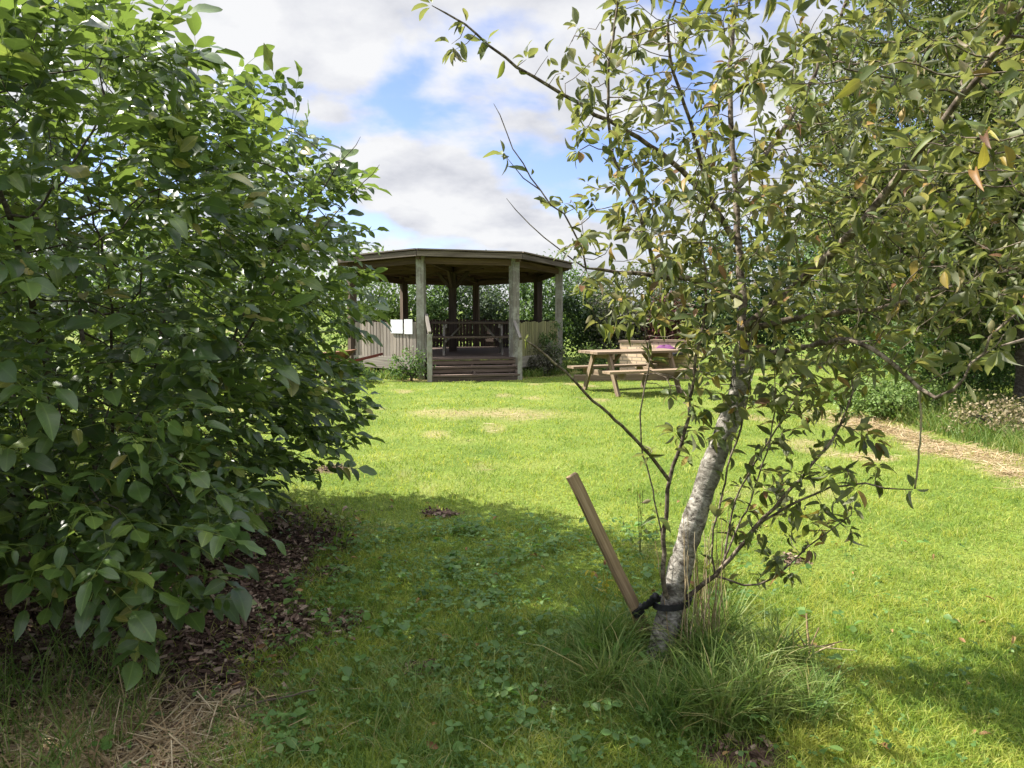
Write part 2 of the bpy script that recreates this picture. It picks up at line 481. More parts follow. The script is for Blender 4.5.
def gz(x, y):
    x = np.asarray(x, float); y = np.asarray(y, float)
    near = np.clip(1 - (np.hypot(x, y) - 20) / 20, 0, 1)
    h = (.02 * vnoise(x, y, 1.7, 1) + .01 * vnoise(x, y, 6, 2)) * near
    h = h + .0 * x
    h = h + .18 * np.clip((x - 5.1) / 1.6, 0, 1) * np.clip((y - 3) / 3, 0, 1) * near
    return h

def sstep(v, a, b):
    t = np.clip((v - a) / (b - a), 0, 1); return t * t * (3 - 2 * t)

def mulch_mask(x, y):
    n = .24 * vnoise(x, y, 5, 5) + .16 * vnoise(x, y, 13, 6) + .1 * vnoise(x, y, 30, 16)
    edge = -.9 - .055 * np.clip(y - 2.2, 0, 9)
    m = sstep(edge - x + n, -.1, .16) * sstep(5.5 + n - y, 0, .9) * sstep(y + n, 1.0, 1.4)
    for (cx, cy, r) in SPOTS: m = np.maximum(m, sstep(1.25 - np.hypot((x - cx) / r, (y - cy) / (r * .8)) + n * 1.2, 0, .5))
    return m
SPOTS = [(*gnd(420, 668)[:2], .085), (*gnd(552, 697)[:2], .1), (*gnd(440, 513)[:2], .14), (*gnd(330, 470)[:2], .2), (*gnd(735, 755)[:2], .16), (*gnd(790, 560)[:2], .1)]

def hay_mask(x, y):
    n = .2 * vnoise(x, y, 3, 7) + .12 * vnoise(x, y, 9, 8)
    m = .6 * sstep(1 - np.hypot((x + 1.3) / .68, (y - 2.4) / .42) + n * 1.6, -.2, .55)               # hay under the bush
    w = 4.75 - .035 * (y - 8) ** 2 * .2
    m = np.maximum(m, .62 * sstep(.5 - np.abs(x - w) + n * 1.9, -.25, .45) * sstep(y, 5.6, 6.8) * sstep(-y, -11.5, -9.8))
    m = np.maximum(m, .8 * sstep(1 - np.hypot((x - 3.7) / .35, (y - 7.5) / .3) + n * 2, 0, .6))
    m = np.maximum(m, .55 * sstep(1 - np.hypot((x + .4) / 1.6, (y - 10.6) / .9) + n * 2, 0, .9))
    m = np.maximum(m, .5 * sstep(vnoise(x, y, 1.6, 51) + .6 * vnoise(x, y, 5, 52), .42, .8) * sstep(y, 3.5, 5))
    c = np.hypot(x + 1.5, y - 18.8)
    m = np.maximum(m, .8 * sstep(-np.abs(c - 2.9) + n, -.5, .05))
    return m

def build_ground():
    def axis(lo, hi, d0, far):
        v = list(np.arange(lo, hi, d0)); s = d0
        while v[-1] < far: s *= 1.35; v.append(v[-1] + s)
        s = d0
        while v[0] > -far: s *= 1.35; v.insert(0, v[0] - s)
        return np.array(v)
    xs = axis(-6, 8, .07, 900); ys = axis(0, 22, .09, 1200)
    X, Y = np.meshgrid(xs, ys); Z = gz(X, Y)
    V = np.stack([X, Y, Z], -1).reshape(-1, 3)
    nx = len(xs); i = np.arange(len(V)).reshape(len(ys), nx)
    Q = np.stack([i[:-1, :-1], i[:-1, 1:], i[1:, 1:], i[1:, :-1]], -1).reshape(-1, 4)
    m, nt, out = mat_new('lawn_soil'); L = nt.links.new
    tc = N(nt, 'ShaderNodeTexCoord')
    n1 = N(nt, 'ShaderNodeTexNoise', i_Scale=1.1, i_Detail=6.0); L(tc.outputs['Object'], n1.inputs['Vector'])
    n2 = N(nt, 'ShaderNodeTexNoise', i_Scale=45.0, i_Detail=4.0); L(tc.outputs['Object'], n2.inputs['Vector'])
    g1 = ramp(nt, [(.3, (.08, .125, .02)), (.5, (.12, .165, .028)), (.72, (.17, .2, .045))]); L(n1.outputs[0], g1.inputs[0])
    g2 = ramp(nt, [(.3, (.5, .5, .5)), (.7, (1.25, 1.25, 1.25))]); L(n2.outputs[0], g2.inputs[0])
    gr = mixc(nt, 1.0, g1.outputs[0], g2.outputs[0], 'MULTIPLY')
    mu = ramp(nt, [(.3, (.035, .022, .016)), (.55, (.09, .058, .042)), (.75, (.16, .115, .08))]); L(n2.outputs[0], mu.inputs[0])
    hy = ramp(nt, [(.3, (.17, .12, .06)), (.7, (.38, .29, .17))]); L(n2.outputs[0], hy.inputs[0])
    am = N(nt, 'ShaderNodeAttribute', attribute_name='mulch'); ah = N(nt, 'ShaderNodeAttribute', attribute_name='hay')
    c = mixc(nt, am.outputs['Fac'], gr, mu.outputs[0]); c = mixc(nt, ah.outputs['Fac'], c, hy.outputs[0])
    bs = N(nt, 'ShaderNodeBsdfPrincipled', i_Roughness=.95); L(c, bs.inputs['Base Color']); bs.inputs['Specular IOR Level'].default_value = .1
    bp = N(nt, 'ShaderNodeBump', i_Strength=.8, i_Distance=.02); L(n2.outputs[0], bp.inputs['Height']); L(bp.outputs[0], bs.inputs['Normal'])
    L(bs.outputs[0], out.inputs[0])
    o = new_mesh('ground', V, [Q], m, None, True, {'mulch': mulch_mask(V[:, 0], V[:, 1]), 'hay': hay_mask(V[:, 0], V[:, 1])})
    tag(o, 'mown green lawn with bare brown and straw coloured patches', 'ground', kind='structure')
build_ground()

def grass_mat(name, a, b, c, dry=(.33, .29, .13), dry_amt=.5):
    m, nt, out = mat_new(name); L = nt.links.new
    geo = N(nt, 'ShaderNodeNewGeometry')
    n1 = N(nt, 'ShaderNodeTexNoise', i_Scale=1.3, i_Detail=6.0, i_Roughness=.6); L(geo.outputs['Position'], n1.inputs['Vector'])
    r = N(nt, 'ShaderNodeAttribute', attribute_name='rnd')
    ad = N(nt, 'ShaderNodeMath', operation='MULTIPLY_ADD'); L(r.outputs['Fac'], ad.inputs[0]); ad.inputs[1].default_value = .45
    n1b = N(nt, 'ShaderNodeTexNoise', i_Scale=7.0, i_Detail=3.0); L(geo.outputs['Position'], n1b.inputs['Vector'])
    nm = N(nt, 'ShaderNodeMath', operation='ADD'); L(n1.outputs[0], nm.inputs[0]); L(n1b.outputs[0], nm.inputs[1])
    ml = N(nt, 'ShaderNodeMath', operation='MULTIPLY_ADD'); L(nm.outputs[0], ml.inputs[0]); ml.inputs[1].default_value = 1.0; ml.inputs[2].default_value = -.6
    L(ml.outputs[0], ad.inputs[2])
    rp = ramp(nt, [(.3, a), (.6, b), (.85, c)]); L(ad.outputs[0], rp.inputs[0])
    r2 = ramp(nt, [(.93, (0, 0, 0)), (.96, (1, 1, 1))]); L(r.outputs['Fac'], r2.inputs[0])
    f = N(nt, 'ShaderNodeMath', operation='MULTIPLY'); L(r2.outputs[0], f.inputs[0]); f.inputs[1].default_value = dry_amt
    col = mixc(nt, f.outputs[0], rp.outputs[0], dry)
    bs = N(nt, 'ShaderNodeBsdfPrincipled', i_Roughness=.5); L(col, bs.inputs['Base Color']); bs.inputs['Specular IOR Level'].default_value = .25
    t = N(nt, 'ShaderNodeBsdfTranslucent'); tcol = mixc(nt, 1.0, col, (1.5, 1.45, 1.0), 'MULTIPLY'); L(tcol, t.inputs['Color'])
    mx = N(nt, 'ShaderNodeMixShader'); mx.inputs[0].default_value = .4
    L(bs.outputs[0], mx.inputs[1]); L(t.outputs[0], mx.inputs[2]); L(mx.outputs[0], out.inputs[0])
    return m
GRASS = grass_mat('grass_blade', (.085, .162, .024), (.195, .268, .036), (.33, .35, .065))
LONG = grass_mat('long_grass_blade', (.065, .125, .026), (.11, .18, .036), (.2, .245, .07), dry_amt=.9)

def blades(name, X, Y, H, W, lean, mat, label, cat):
    n = len(X); Z = gz(X, Y) - .004
    a = rng.random(n) * 6.283; ld = rng.random(n) * 6.283
    lx = np.cos(ld) * lean * H; ly = np.sin(ld) * lean * H
    wx = np.cos(a) * W / 2; wy = np.sin(a) * W / 2
    V = np.zeros((n, 7, 3))
    for k, (t, w) in enumerate(((0, 1), (.4, .85), (.75, .55))):
        for s, j in ((-1, 0), (1, 1)):
            V[:, 2 * k + j, 0] = X + lx * t * t + s * wx * w; V[:, 2 * k + j, 1] = Y + ly * t * t + s * wy * w
            V[:, 2 * k + j, 2] = Z + H * t * (1 - .25 * lean * t)
    V[:, 6, 0] = X + lx; V[:, 6, 1] = Y + ly; V[:, 6, 2] = Z + H * (1 - .3 * np.minimum(lean, 2))
    b = (np.arange(n) * 7)[:, None]
    Q = np.concatenate([b + np.array([[0, 1, 3, 2]]), b + np.array([[2, 3, 5, 4]])]); T = b + np.array([[4, 5, 6]])
    rn = np.repeat(rng.random(n), 7)
    o = new_mesh(name, V.reshape(-1, 3), [Q, T], mat, None, True, {'rnd': rn})
    return tag(o, label, cat, kind='stuff')

PAV = np.array([-1.5, 18.8]); PR = 2.7; PA = -100.0
def lawn_pts(n, far_bias=.5):
    u = rng.random(n); y1 = 1 / (1 / 23. + u * (1 / 1.5 - 1 / 23.))
    y2 = 1 / (1 / 23. ** .5 + u * (1 / 1.5 ** .5 - 1 / 23. ** .5)) ** 2
    Y = np.where(rng.random(n) < far_bias, y2, y1)
    X = (rng.random(n) * 2 - 1) * (.78 * Y + 1.0)
    k = np.hypot(X - PAV[0], Y - PAV[1]) > PR + .1
    return X[k], Y[k]

# mown lawn
X, Y = lawn_pts(420000, .55)
mm = mulch_mask(X, Y); hm = hay_mask(X, Y)
shade_zone = sstep(-X, .8, 1.6) * sstep(-Y, -7, -5)
keep = (rng.random(len(X)) > np.clip(mm * 1.02, 0, .92)) & (rng.random(len(X)) > .85 * hm)
keep &= (vnoise(X, Y, 4, 31) + .6 * vnoise(X, Y, 11, 32) + rng.random(len(X)) * .9 > -.35)
X, Y = X[keep], Y[keep]
H = (.028 + .03 * rng.random(len(X))) * (1 + .45 * vnoise(X, Y, 3, 21) + .7 * np.clip(vnoise(X, Y, 9, 22), -.4, 1))
H = H * np.where((np.abs(X - .6) < .12) & (Y > 2.8) & (Y < 3.09), .4, 1)
H = H + .03 * np.where((np.abs(X - .6) < .12) & (Y > 2.8) & (Y < 3.09), 0, 1) * sstep(-Y, -4.3, -3.0) * rng.random(len(X))
W = np.maximum(.0036, .00085 * Y) * (.7 + .6 * rng.random(len(X)))
blades('lawn_grass', X, Y, H, W, .25 + 1.3 * rng.random(len(X)), GRASS, 'short mown grass blades covering the lawn', 'grass')

# long grass round the apple tree, along the border and under the bush
def ell_pts(n, c, r, pw=.5):
    a = rng.random(n) * 6.283; t = rng.random(n) ** pw
    return c[0] + r[0] * t * np.cos(a), c[1] + r[1] * t * np.sin(a), t
x1, y1, t1 = ell_pts(6500, (.68, 2.9), (.6, .52), .6); fr = np.maximum(sstep(y1 - .35 * (x1 - .72), 2.95, 3.2), .95 * sstep(np.abs(x1 - .6), .1, .26)); h1 = (.04 + .07 * rng.random(len(x1)) + fr * .17 * rng.random(len(x1))) * (1.15 - .6 * t1)
tc_ = [(.3 + .26 * rng.random(), 2.6 + .6 * rng.random()) for _ in range(16)] + [(.72 + .42 * rng.random(), 2.5 + .7 * rng.random()) for _ in range(26)] + [(.45 + .3 * rng.random(), 2.45 + .25 * rng.random()) for _ in range(8)]
xt = np.concatenate([c[0] + .035 * rng.normal(size=90) for c in tc_]); yt = np.concatenate([c[1] + .035 * rng.normal(size=90) for c in tc_])
ht = np.concatenate([(.12 + .2 * rng.random()) * (.45 + .65 * rng.random(90)) for c in tc_])
kt = ~((np.abs(xt - .58) < .11) & (yt > 2.75) & (yt < 3.1)); xt, yt, ht = xt[kt], yt[kt], ht[kt]
kk = ~((np.abs(x1 - .58) < .1) & (y1 > 2.85) & (y1 < 3.1) & (rng.random(len(x1)) < .8)); x1, y1, h1 = x1[kk], y1[kk], h1[kk]
x2 = 5.15 + 2.2 * rng.random(12000) ** 1.2; y2 = 6 + 7 * rng.random(12000); h2 = .1 + .25 * rng.random(12000)
x3, y3, t3 = ell_pts(1100, (-1.75, 2.45), (.45, .6)); h3 = .08 + .22 * rng.random(len(x3))
x4, y4, t4 = ell_pts(2500, (-.6, 2.5), (.5, .5)); h4 = .05 + .08 * rng.random(len(x4))
th = rng.random(5000) * 6.283; rr_ = 2.75 + .35 * rng.random(5000)
x5 = PAV[0] + rr_ * np.cos(th); y5 = PAV[1] + rr_ * np.sin(th)
k5 = ~((x5 > -2.25) & (x5 < .2) & (y5 < 17.2)); x5, y5 = x5[k5], y5[k5]; h5 = .1 + .2 * rng.random(len(x5))
x6, y6, t6 = ell_pts(3200, (.1, 2.75), (.7, .7)); h6 = .05 + .1 * rng.random(len(x6))
X = np.concatenate([x1, x2, x3, x4, x5, x6, xt]); Y = np.concatenate([y1, y2, y3, y4, y5, y6, yt]); H = np.concatenate([h1, h2, h3, h4, h5, h6, ht])
W = np.maximum(.0042, .0009 * Y) * (.7 + .7 * rng.random(len(X))); W[-len(xt):] *= 1.5
blades('long_grass', X, Y, H, W, .2 + 1.1 * rng.random(len(X)), LONG, 'long uncut grass at the foot of tree trunk and border', 'grass')

# hay / dry straw
n = 90000
X = np.concatenate([-1.3 + .5 * rng.normal(size=n // 3), 4.75 + .5 * rng.normal(size=n // 3), *[lawn_pts(n, .5)[0][:0]]])
Y = np.concatenate([2.5 + .35 * rng.normal(size=n // 3), 5.8 + 5.8 * rng.random(n // 3)])
XX, YY = lawn_pts(60000, .5); X = np.concatenate([X, XX]); Y = np.concatenate([Y, YY])
hm = hay_mask(X, Y); k = rng.random(len(X)) < hm * .9 * np.where(hm > .45, 1, .35); X, Y = X[k], Y[k]
P = np.stack([X, Y, gz(X, Y) + .004 + .025 * rng.random(len(X))], 1)
D = nrm(np.stack([rng.normal(size=len(X)), rng.normal(size=len(X)), .18 * rng.normal(size=len(X))], 1))
U = nrm(rng.normal(size=(len(X), 3)) * .4 + [0, 0, 1])
T_STR = [leaf_template([0, .5, 1], lambda t: .5, 0., c, 0, 0, 3) for c in (.03, .15)]
V, Q, uv, rn = scatter_leaves(P, D, U, .05 + .11 * rng.random(len(X)), T_STR, W=np.maximum(.028, .0055 * Y))
o = new_mesh('hay', V, [Q], STRAW, None, True, {'rnd': rn, 'luv': uv}); tag(o, 'dry straw coloured cut grass lying in patches', 'hay', kind='stuff')

# mulch chips
X = -2.6 + 2.5 * rng.random(60000); Y = 1.8 + 4.8 * rng.random(60000)
Xs = np.concatenate([c[0] + c[2] * rng.normal(size=250) for c in SPOTS]); Ys = np.concatenate([c[1] + c[2] * .8 * rng.normal(size=250) for c in SPOTS])
X = np.concatenate([X, Xs]); Y = np.concatenate([Y, Ys])
k = (rng.random(len(X)) < mulch_mask(X, Y) * .8) & (rng.random(len(X)) > hay_mask(X, Y) * .9); X, Y = X[k], Y[k]
P = np.stack([X, Y, gz(X, Y) + .003 + .02 * rng.random(len(X))], 1)
D = nrm(np.stack([rng.normal(size=len(X)), rng.normal(size=len(X)), .25 * rng.normal(size=len(X))], 1)); U = nrm(rng.normal(size=(len(X), 3)) * .45 + [0, 0, 1])
T_CH = [leaf_template([0, .3, 1], lambda t: .22, f, c, 0, .3, i) for i, (f, c) in enumerate([(.1, .05), (.3, .15), (.5, .1)])]
V, Q, uv, rn = scatter_leaves(P, D, U, .012 + .04 * rng.random(len(X)) ** 2, T_CH)
o = new_mesh('bark_mulch', V, [Q], CHIP, None, False, {'rnd': rn, 'luv': uv}); tag(o, 'dark brown bark mulch and leaf litter under the bush', 'mulch', kind='stuff')

# small broad-leaved weeds in the lawn
WEED = leaf_mat('weed_leaf', [(0, (.06, .125, .028)), (.6, (.095, .175, .04)), (1, (.15, .24, .06))], trans=(.14, .3, .03), tr=.35, rough=.5)
nw = 7000
X = np.concatenate([-.1 + .6 * rng.normal(size=nw), -.9 + .35 * rng.normal(size=900), 1.0 + .9 * rng.normal(size=900)])
Y = np.concatenate([1.9 + 3.2 * rng.random(nw), 2.2 + 2.6 * rng.random(900), 2.2 + 2.5 * rng.random(900)])
k = (vnoise(X, Y, 5, 41) + .5 * rng.normal(size=len(X)) > .05) & (mulch_mask(X, Y) < .75 + .5 * (rng.random(len(X)) < .5)) & (X > -1.8); X, Y = X[k], Y[k]
big = rng.random(len(X)) < .06
hz = .018 + .045 * rng.random(len(X)) + .03 * big
Pl = []; Dl = []; Ul = []; Sl = []
for kk in range(3):
    a = rng.random(len(X)) * .5 + kk * 2.094 + X * 40
    d = np.stack([np.cos(a), np.sin(a), -.1 + .3 * rng.normal(size=len(X))], 1)
    Pl.append(np.stack([X, Y, gz(X, Y) + hz], 1)); Dl.append(d); Ul.append(nrm(rng.normal(size=(len(X), 3)) * .3 + [0, 0, 1]))
    Sl.append((.012 + .012 * rng.random(len(X))) * np.where(big, 2.2, 1))
T_CLV = [leaf_template([0, .3, .65, .9, 1], oval(.42, .6), f, .1, 0, .1, i) for i, f in enumerate((.15, .35))]
V, Q, uv, rn = scatter_leaves(np.concatenate(Pl), np.concatenate(Dl), np.concatenate(Ul), np.concatenate(Sl), T_CLV)
o = new_mesh('ground_weeds', V, [Q], WEED, None, True, {'rnd': rn, 'luv': uv}); tag(o, 'low clover and buttercup leaves among the lawn grass', 'weeds', kind='stuff')

# fallen leaves on the mulch and grass
n = 130; X = np.where(np.arange(n) < 50, -1.6 + 1.5 * rng.random(n), -.2 + 2.8 * rng.random(n)); Y = 2.2 + 3.5 * rng.random(n)
V, Q, uv, rn = scatter_leaves(np.stack([X, Y, gz(X, Y) + .03], 1), nrm(np.stack([rng.normal(size=n), rng.normal(size=n), .2 * rng.normal(size=n)], 1)), nrm(rng.normal(size=(n, 3)) * .3 + [0, 0, 1]), .025 + .03 * rng.random(n), T_APP)
o = new_mesh('leaf_litter', V, [Q], DEADLEAF, None, True, {'rnd': rn, 'luv': uv}); tag(o, 'brown fallen leaves scattered over the mulch and grass', 'leaf litter', kind='stuff')

# ------------------------------------------------------------------ walnut-leaved bush
def make_bush():
    global rng
    rng = np.random.default_rng(BUSH_SEED)
    root = np.array([-2.3, 3.9, 0.0])
    t = thing('leafy_bush', 'tall dark green bush with large oval compound leaves overhanging the bark mulch', 'bush', root)
    ELL = [((-2.6, 4.35, 1.58), (1.62, 1.9, 1.54), 1150), ((-2.2, 3.15, 1.62), (1.06, .98, 1.36), 900), ((-3.4, 2.75, 1.9), (1.25, 1.3, 1.7), 550), ((-1.9, 4.7, .85), (.88, 1.0, .62), 300), ((-4.4, 4.6, 1.9), (1.6, 1.8, 1.8), 800), ((-1.45, 2.75, .72), (.4, .36, .42), 120)]  # third lobe extends the bush out of view to block sun from its front
    pos = []; par = []
    polyline_nodes(pos, par, [root + [0, 0, -.05], root + [0, 0, .12]], .06)
    for i in range(11):
        a = i * 2.4; rad = .5 + .9 * rng.random()
        c = np.array([-2.5, 3.9, 0]); tip = c + [math.cos(a) * rad * 1.3, math.sin(a) * rad * 1.1, 1.2 + 1.6 * rng.random()]
        b = root + [.25 * math.cos(a), .25 * math.sin(a), .3]
        polyline_nodes(pos, par, [b, b * .45 + tip * .55 + [0, 0, .15], tip], .09, root=1)
    A = np.concatenate([in_ell(n, c, r, .25) for c, r, n in ELL]); A = A[A[:, 2] > .12]
    A = A[np.linalg.norm(A - [0, 0, 1.5], axis=1) > 1.9]
    pos, par = colonize(pos, par, A, .085, .95, .14, 90, (0, 0, .12))
    r = radii(pos, par, .0022, 2.35)
    V, Q, G = tube_mesh(pos, par, r)
    new_mesh('woody_stem', V, [Q], TWIG, t, True, {'g': G, 'rnd': np.zeros(len(V))})
    # compound leaves at thin nodes
    tips = np.nonzero(r < .0062)[0]
    # depth in the union of ellipsoids
    dep = np.min([np.linalg.norm((pos - np.array(c)) / np.array(rd), axis=1) for c, rd, _ in ELL], axis=0)
    P = []; D = []; U = []; S = []; RP = []
    for i in tips:
        if par[i] < 0 or dep[i] > 1.05: continue
        k = 2 if dep[i] > .7 else 1
        for _ in range(k):
            if len(P) > 120000: break
            br = nrm(pos[i] - pos[par[i]])
            cdir = nrm(np.array([(pos[i][0] + 2.5) * .8, (pos[i][1] - 3.9) * .7, (pos[i][2] - 1.2) * .35]))
            d = nrm((br * .5 + cdir * .7 + rng.normal(size=3) * .5) * [1, 1, .6] + np.array([0, 0, .2]))
            up = nrm(np.array([0, 0, 1.0]) + rng.normal(size=3) * .28 + cdir * .45)
            side = nrm(np.cross(up, d)); up = np.cross(d, side)
            L = .17 + .17 * rng.random(); np_ = rng.integers(2, 5); sz = .054 + .062 * rng.random() ** 1.2
            p0 = pos[i]; rach = []
            for j in range(np_ + 1):
                f = .35 + .65 * j / np_
                q = p0 + d * L * f + np.array([0, 0, -1.0]) * (.12 * L * f * f)
                dd = nrm(d + np.array([0, 0, -.25 * f]))
                rach.append(q)
                if j == np_:
                    P.append(q); D.append(dd); U.append(up); S.append(sz * 1.25)
                else:
                    for s in (-1, 1):
                        P.append(q); D.append(nrm(side * s * 1.0 + dd * .55 + rng.normal(size=3) * .12 + np.array([0, 0, -.12]))); U.append(nrm(up + rng.normal(size=3) * .25)); S.append(sz * (.75 + .25 * j / np_))
            RP.append([p0] + rach)
    P = np.array(P); kp = ~((P[:, 1] < 2.75) & (P[:, 2] < .3))
    leaf_obj('foliage', BUSH, t, P[kp], np.array(D)[kp], np.array(U)[kp], np.array(S)[kp], T_WAL, W=.78 + .4 * rng.random(kp.sum()))
    # leaf stalks
    V = []; Q = []; off = 0
    for c in RP:
        c = np.array(c); m = len(c); T = nrm(c[-1] - c[0]); u = nrm(np.cross(T, [.3, .2, 1.])); w = np.cross(T, u)
        for k in range(m):
            for a in range(3):
                V.append(c[k] + .0016 * (1 - .4 * k / m) * (math.cos(a * 2.094) * u + math.sin(a * 2.094) * w))
        for k in range(m - 1):
            for a in range(3): Q.append((off + 3 * k + a, off + 3 * k + (a + 1) % 3, off + 3 * k + 3 + (a + 1) % 3, off + 3 * k + 3 + a))
        off += 3 * m
    new_mesh('leaf_stalk', np.array(V), [np.array(Q)], BUSH, t, True, {'rnd': np.full(len(V), .9), 'luv': np.zeros((len(V), 3))})
    
make_bush()

# ------------------------------------------------------------------ apple tree
def make_apple():
    global rng
    rng = np.random.default_rng(APPLE_SEED)
    base = gnd(653, 668); base[2] = 0
    t = thing('apple_tree', 'leaning apple tree with pale flaking trunk and sparse yellowing leaves', 'tree', base)
    TR = [at(650, 690, 3.08), at(657, 660, 3.08), at(668, 620, 3.08), at(682, 562, 3.07), at(699, 505, 3.08), at(716, 455, 3.1), at(736, 402, 3.12), at(745, 360, 3.14)]
    tp = resample(TR, .02); k = np.linspace(0, 1, len(tp)); tr = .055 - .013 * k + .02 * np.exp(-k * 18) + .003 * np.sin(k * 40)
    tr[-1] *= .3
    tube_obj('trunk', tp, tr, BARK, t, 20, bumpy=.025)
    pos = []; par = []
    ids = polyline_nodes(pos, par, TR, .06)
    rmin = {}
    top = ids[-2]
    def limb(pts, from_pt, r0, r1, step=.06):
        root = nearest(pos, from_pt)
        li = polyline_nodes(pos, par, pts, step, root=root)
        for j, q in enumerate(li): rmin[q] = r0 + (r1 - r0) * j / max(1, len(li) - 1)
        return li
    A_ = at
    limb([A_(742, 330, 3.15), A_(741, 280, 3.25), A_(736, 190, 3.4), A_(730, 90, 3.5), A_(736, 0, 3.6), A_(742, -90, 3.7)], TR[-1], .018, .007)
    limb([A_(790, 290, 3.0), A_(850, 235, 2.8), A_(920, 150, 2.6), A_(990, 60, 2.4), A_(1050, -30, 2.2)], A_(742, 335, 3.15), .022, .007)
    limb([A_(800, 348, 2.9), A_(850, 340, 2.6), A_(890, 362, 2.5), A_(918, 388, 2.45), A_(935, 399, 2.4), A_(953, 390, 2.35)], TR[-1], .013, .006)
    limb([A_(800, 318, 3.1), A_(880, 308, 3.25), A_(950, 288, 3.4), A_(1060, 255, 3.6)], A_(742, 335, 3.15), .014, .008)
    l1 = limb([A_(700, 282, 3.12), A_(640, 274, 3.0), A_(585, 268, 2.95)], A_(741, 300, 3.2), .016, .005)
    limb([A_(700, 190, 3.3), A_(650, 145, 3.2), A_(580, 105, 3.1), A_(505, 58, 3.0), A_(465, 25, 2.95), A_(432, 6, 2.95)], A_(737, 240, 3.32), .014, .003)
    limb([A_(690, 120, 3.2), A_(668, 40, 3.1), A_(690, -50, 3.0)], A_(712, 200, 3.3), .01, .004)
    limb([A_(790, 120, 3.6), A_(830, 40, 3.7), A_(870, -60, 3.8)], A_(736, 190, 3.4), .014, .006)
    limb([A_(640, 215, 3.0), A_(612, 150, 2.95), A_(610, 60, 2.9), A_(625, -30, 2.9)], A_(650, 275, 3.0), .008, .003)
    bare = []
    bare += limb([A_(573, 228, 2.92), A_(540, 191, 2.9), A_(514, 150, 2.88), A_(495, 103, 2.86)], A_(590, 268, 2.95), .0038, .0016)
    bare += limb([A_(524, 178, 2.88), A_(505, 154, 2.86)], A_(541, 192, 2.9), .0022, .0014)
    bare += limb([A_(560, 250, 2.9), A_(530, 224, 2.88), A_(506, 199, 2.86)], A_(585, 268, 2.95), .003, .0015)
    lowstem = limb([A_(664, 585, 3.0), A_(664, 540, 2.98), A_(670, 480, 2.97), A_(686, 430, 2.95), A_(694, 370, 2.92), A_(706, 300, 2.9), A_(700, 230, 2.85)], A_(672, 610, 3.08), .0115, .004, .05)
    ll = limb([A_(650, 455, 2.9), A_(622, 426, 2.8), A_(585, 392, 2.65), A_(548, 357, 2.55), A_(527, 341, 2.5)], A_(670, 482, 2.97), .008, .004, .05)
    bare += ll[4:]
    limb([A_(715, 575, 3.0), A_(755, 528, 2.88), A_(800, 478, 2.8), A_(832, 440, 2.8), A_(850, 400, 2.8)], A_(684, 600, 3.08), .011, .004, .05)
    lr = limb([A_(800, 500, 2.82), A_(845, 483, 2.75), A_(885, 487, 2.65), A_(914, 489, 2.6)], A_(757, 526, 2.88), .006, .003, .05)
    bare += lr[8:]
    limb([A_(760, 585, 2.95), A_(810, 545, 2.85), A_(850, 515, 2.8)], A_(712, 578, 3.0), .005, .002, .05)
    limb([A_(735, 500, 3.0), A_(770, 440, 2.95), A_(800, 390, 2.9)], A_(725, 560, 3.0), .005, .002, .05)
    limb([A_(712, 540, 2.97), A_(728, 470, 2.93), A_(748, 400, 2.9), A_(752, 330, 2.88)], A_(715, 575, 3.0), .0045, .002, .05)
    limb([A_(742, 520, 2.95), A_(770, 440, 2.88), A_(775, 370, 2.85)], A_(725, 560, 3.0), .0045, .002, .05)
    limb([A_(655, 500, 2.95), A_(640, 430, 2.9), A_(650, 360, 2.88)], A_(664, 540, 2.98), .0035, .0018, .05)
    # near spray coming in from outside the frame
    limb([A_(1110, 90, 1.9), A_(1110, 240, 1.65), A_(1060, 320, 1.55), A_(1000, 345, 1.5)], A_(1050, -30, 2.2), .008, .004, .06)
    n0 = len(pos)
    EL = [((1.5, 3.05, 2.3), (1.3, 1.15, .95), 1050), (at(745, 320, 3.05), (.62, .6, .36), 330), ((1.75, 3.0, 1.75), (.95, .9, .5), 380), (at(812, 475, 2.88), (.28, .3, .33), 100), (at(785, 375, 2.95), (.42, .4, .2), 200), (at(720, 250, 3.05), (.65, .55, .42), 260), (at(748, 385, 2.93), (.2, .18, .14), 60),
          ((1.45, 2.15, 1.95), (.5, .42, .6), 110), (at(685, 400, 2.93), (.17, .2, .3), 40), (at(628, 245, 2.95), (.3, .35, .38), 240), (at(625, 90, 2.98), (.28, .35, .45), 150), (at(760, 560, 2.95), (.2, .2, .15), 22), (at(505, 62, 3.0), (.28, .1, .1), 26)]
    A = np.concatenate([in_ell(n, c, rd, .05) for c, rd, n in EL])
    A = A[np.linalg.norm(A - [0, 0, 1.5], axis=1) > 1.45]
    # leave the open sky between twigs left of the crown
    px = 512 + A[:, 0] / A[:, 1] * F
    A = A[(px > 560) | (A[:, 2] > 2.35)]
    P2, par2 = colonize(pos, par, A, .05, .5, .085, 60, (0, 0, .1))
    rm = np.zeros(len(P2))
    for q, v in rmin.items(): rm[q] = v
    lls = set(ll[4:]); bset = np.zeros(len(P2), bool); bset[bare] = True
    r = radii(P2, par2, .0016, 2.5, rm)
    r[:len(ids)] = .03
    V, Q, G = tube_mesh(P2, par2, r)
    new_mesh('branchwork', V, [Q], BRANCH, t, True, {'g': G, 'rnd': np.zeros(len(V))})
    # leaves
    P = []; D = []; U = []; S = []
    haskid = np.zeros(len(P2), bool); haskid[par2[par2 >= 0]] = True
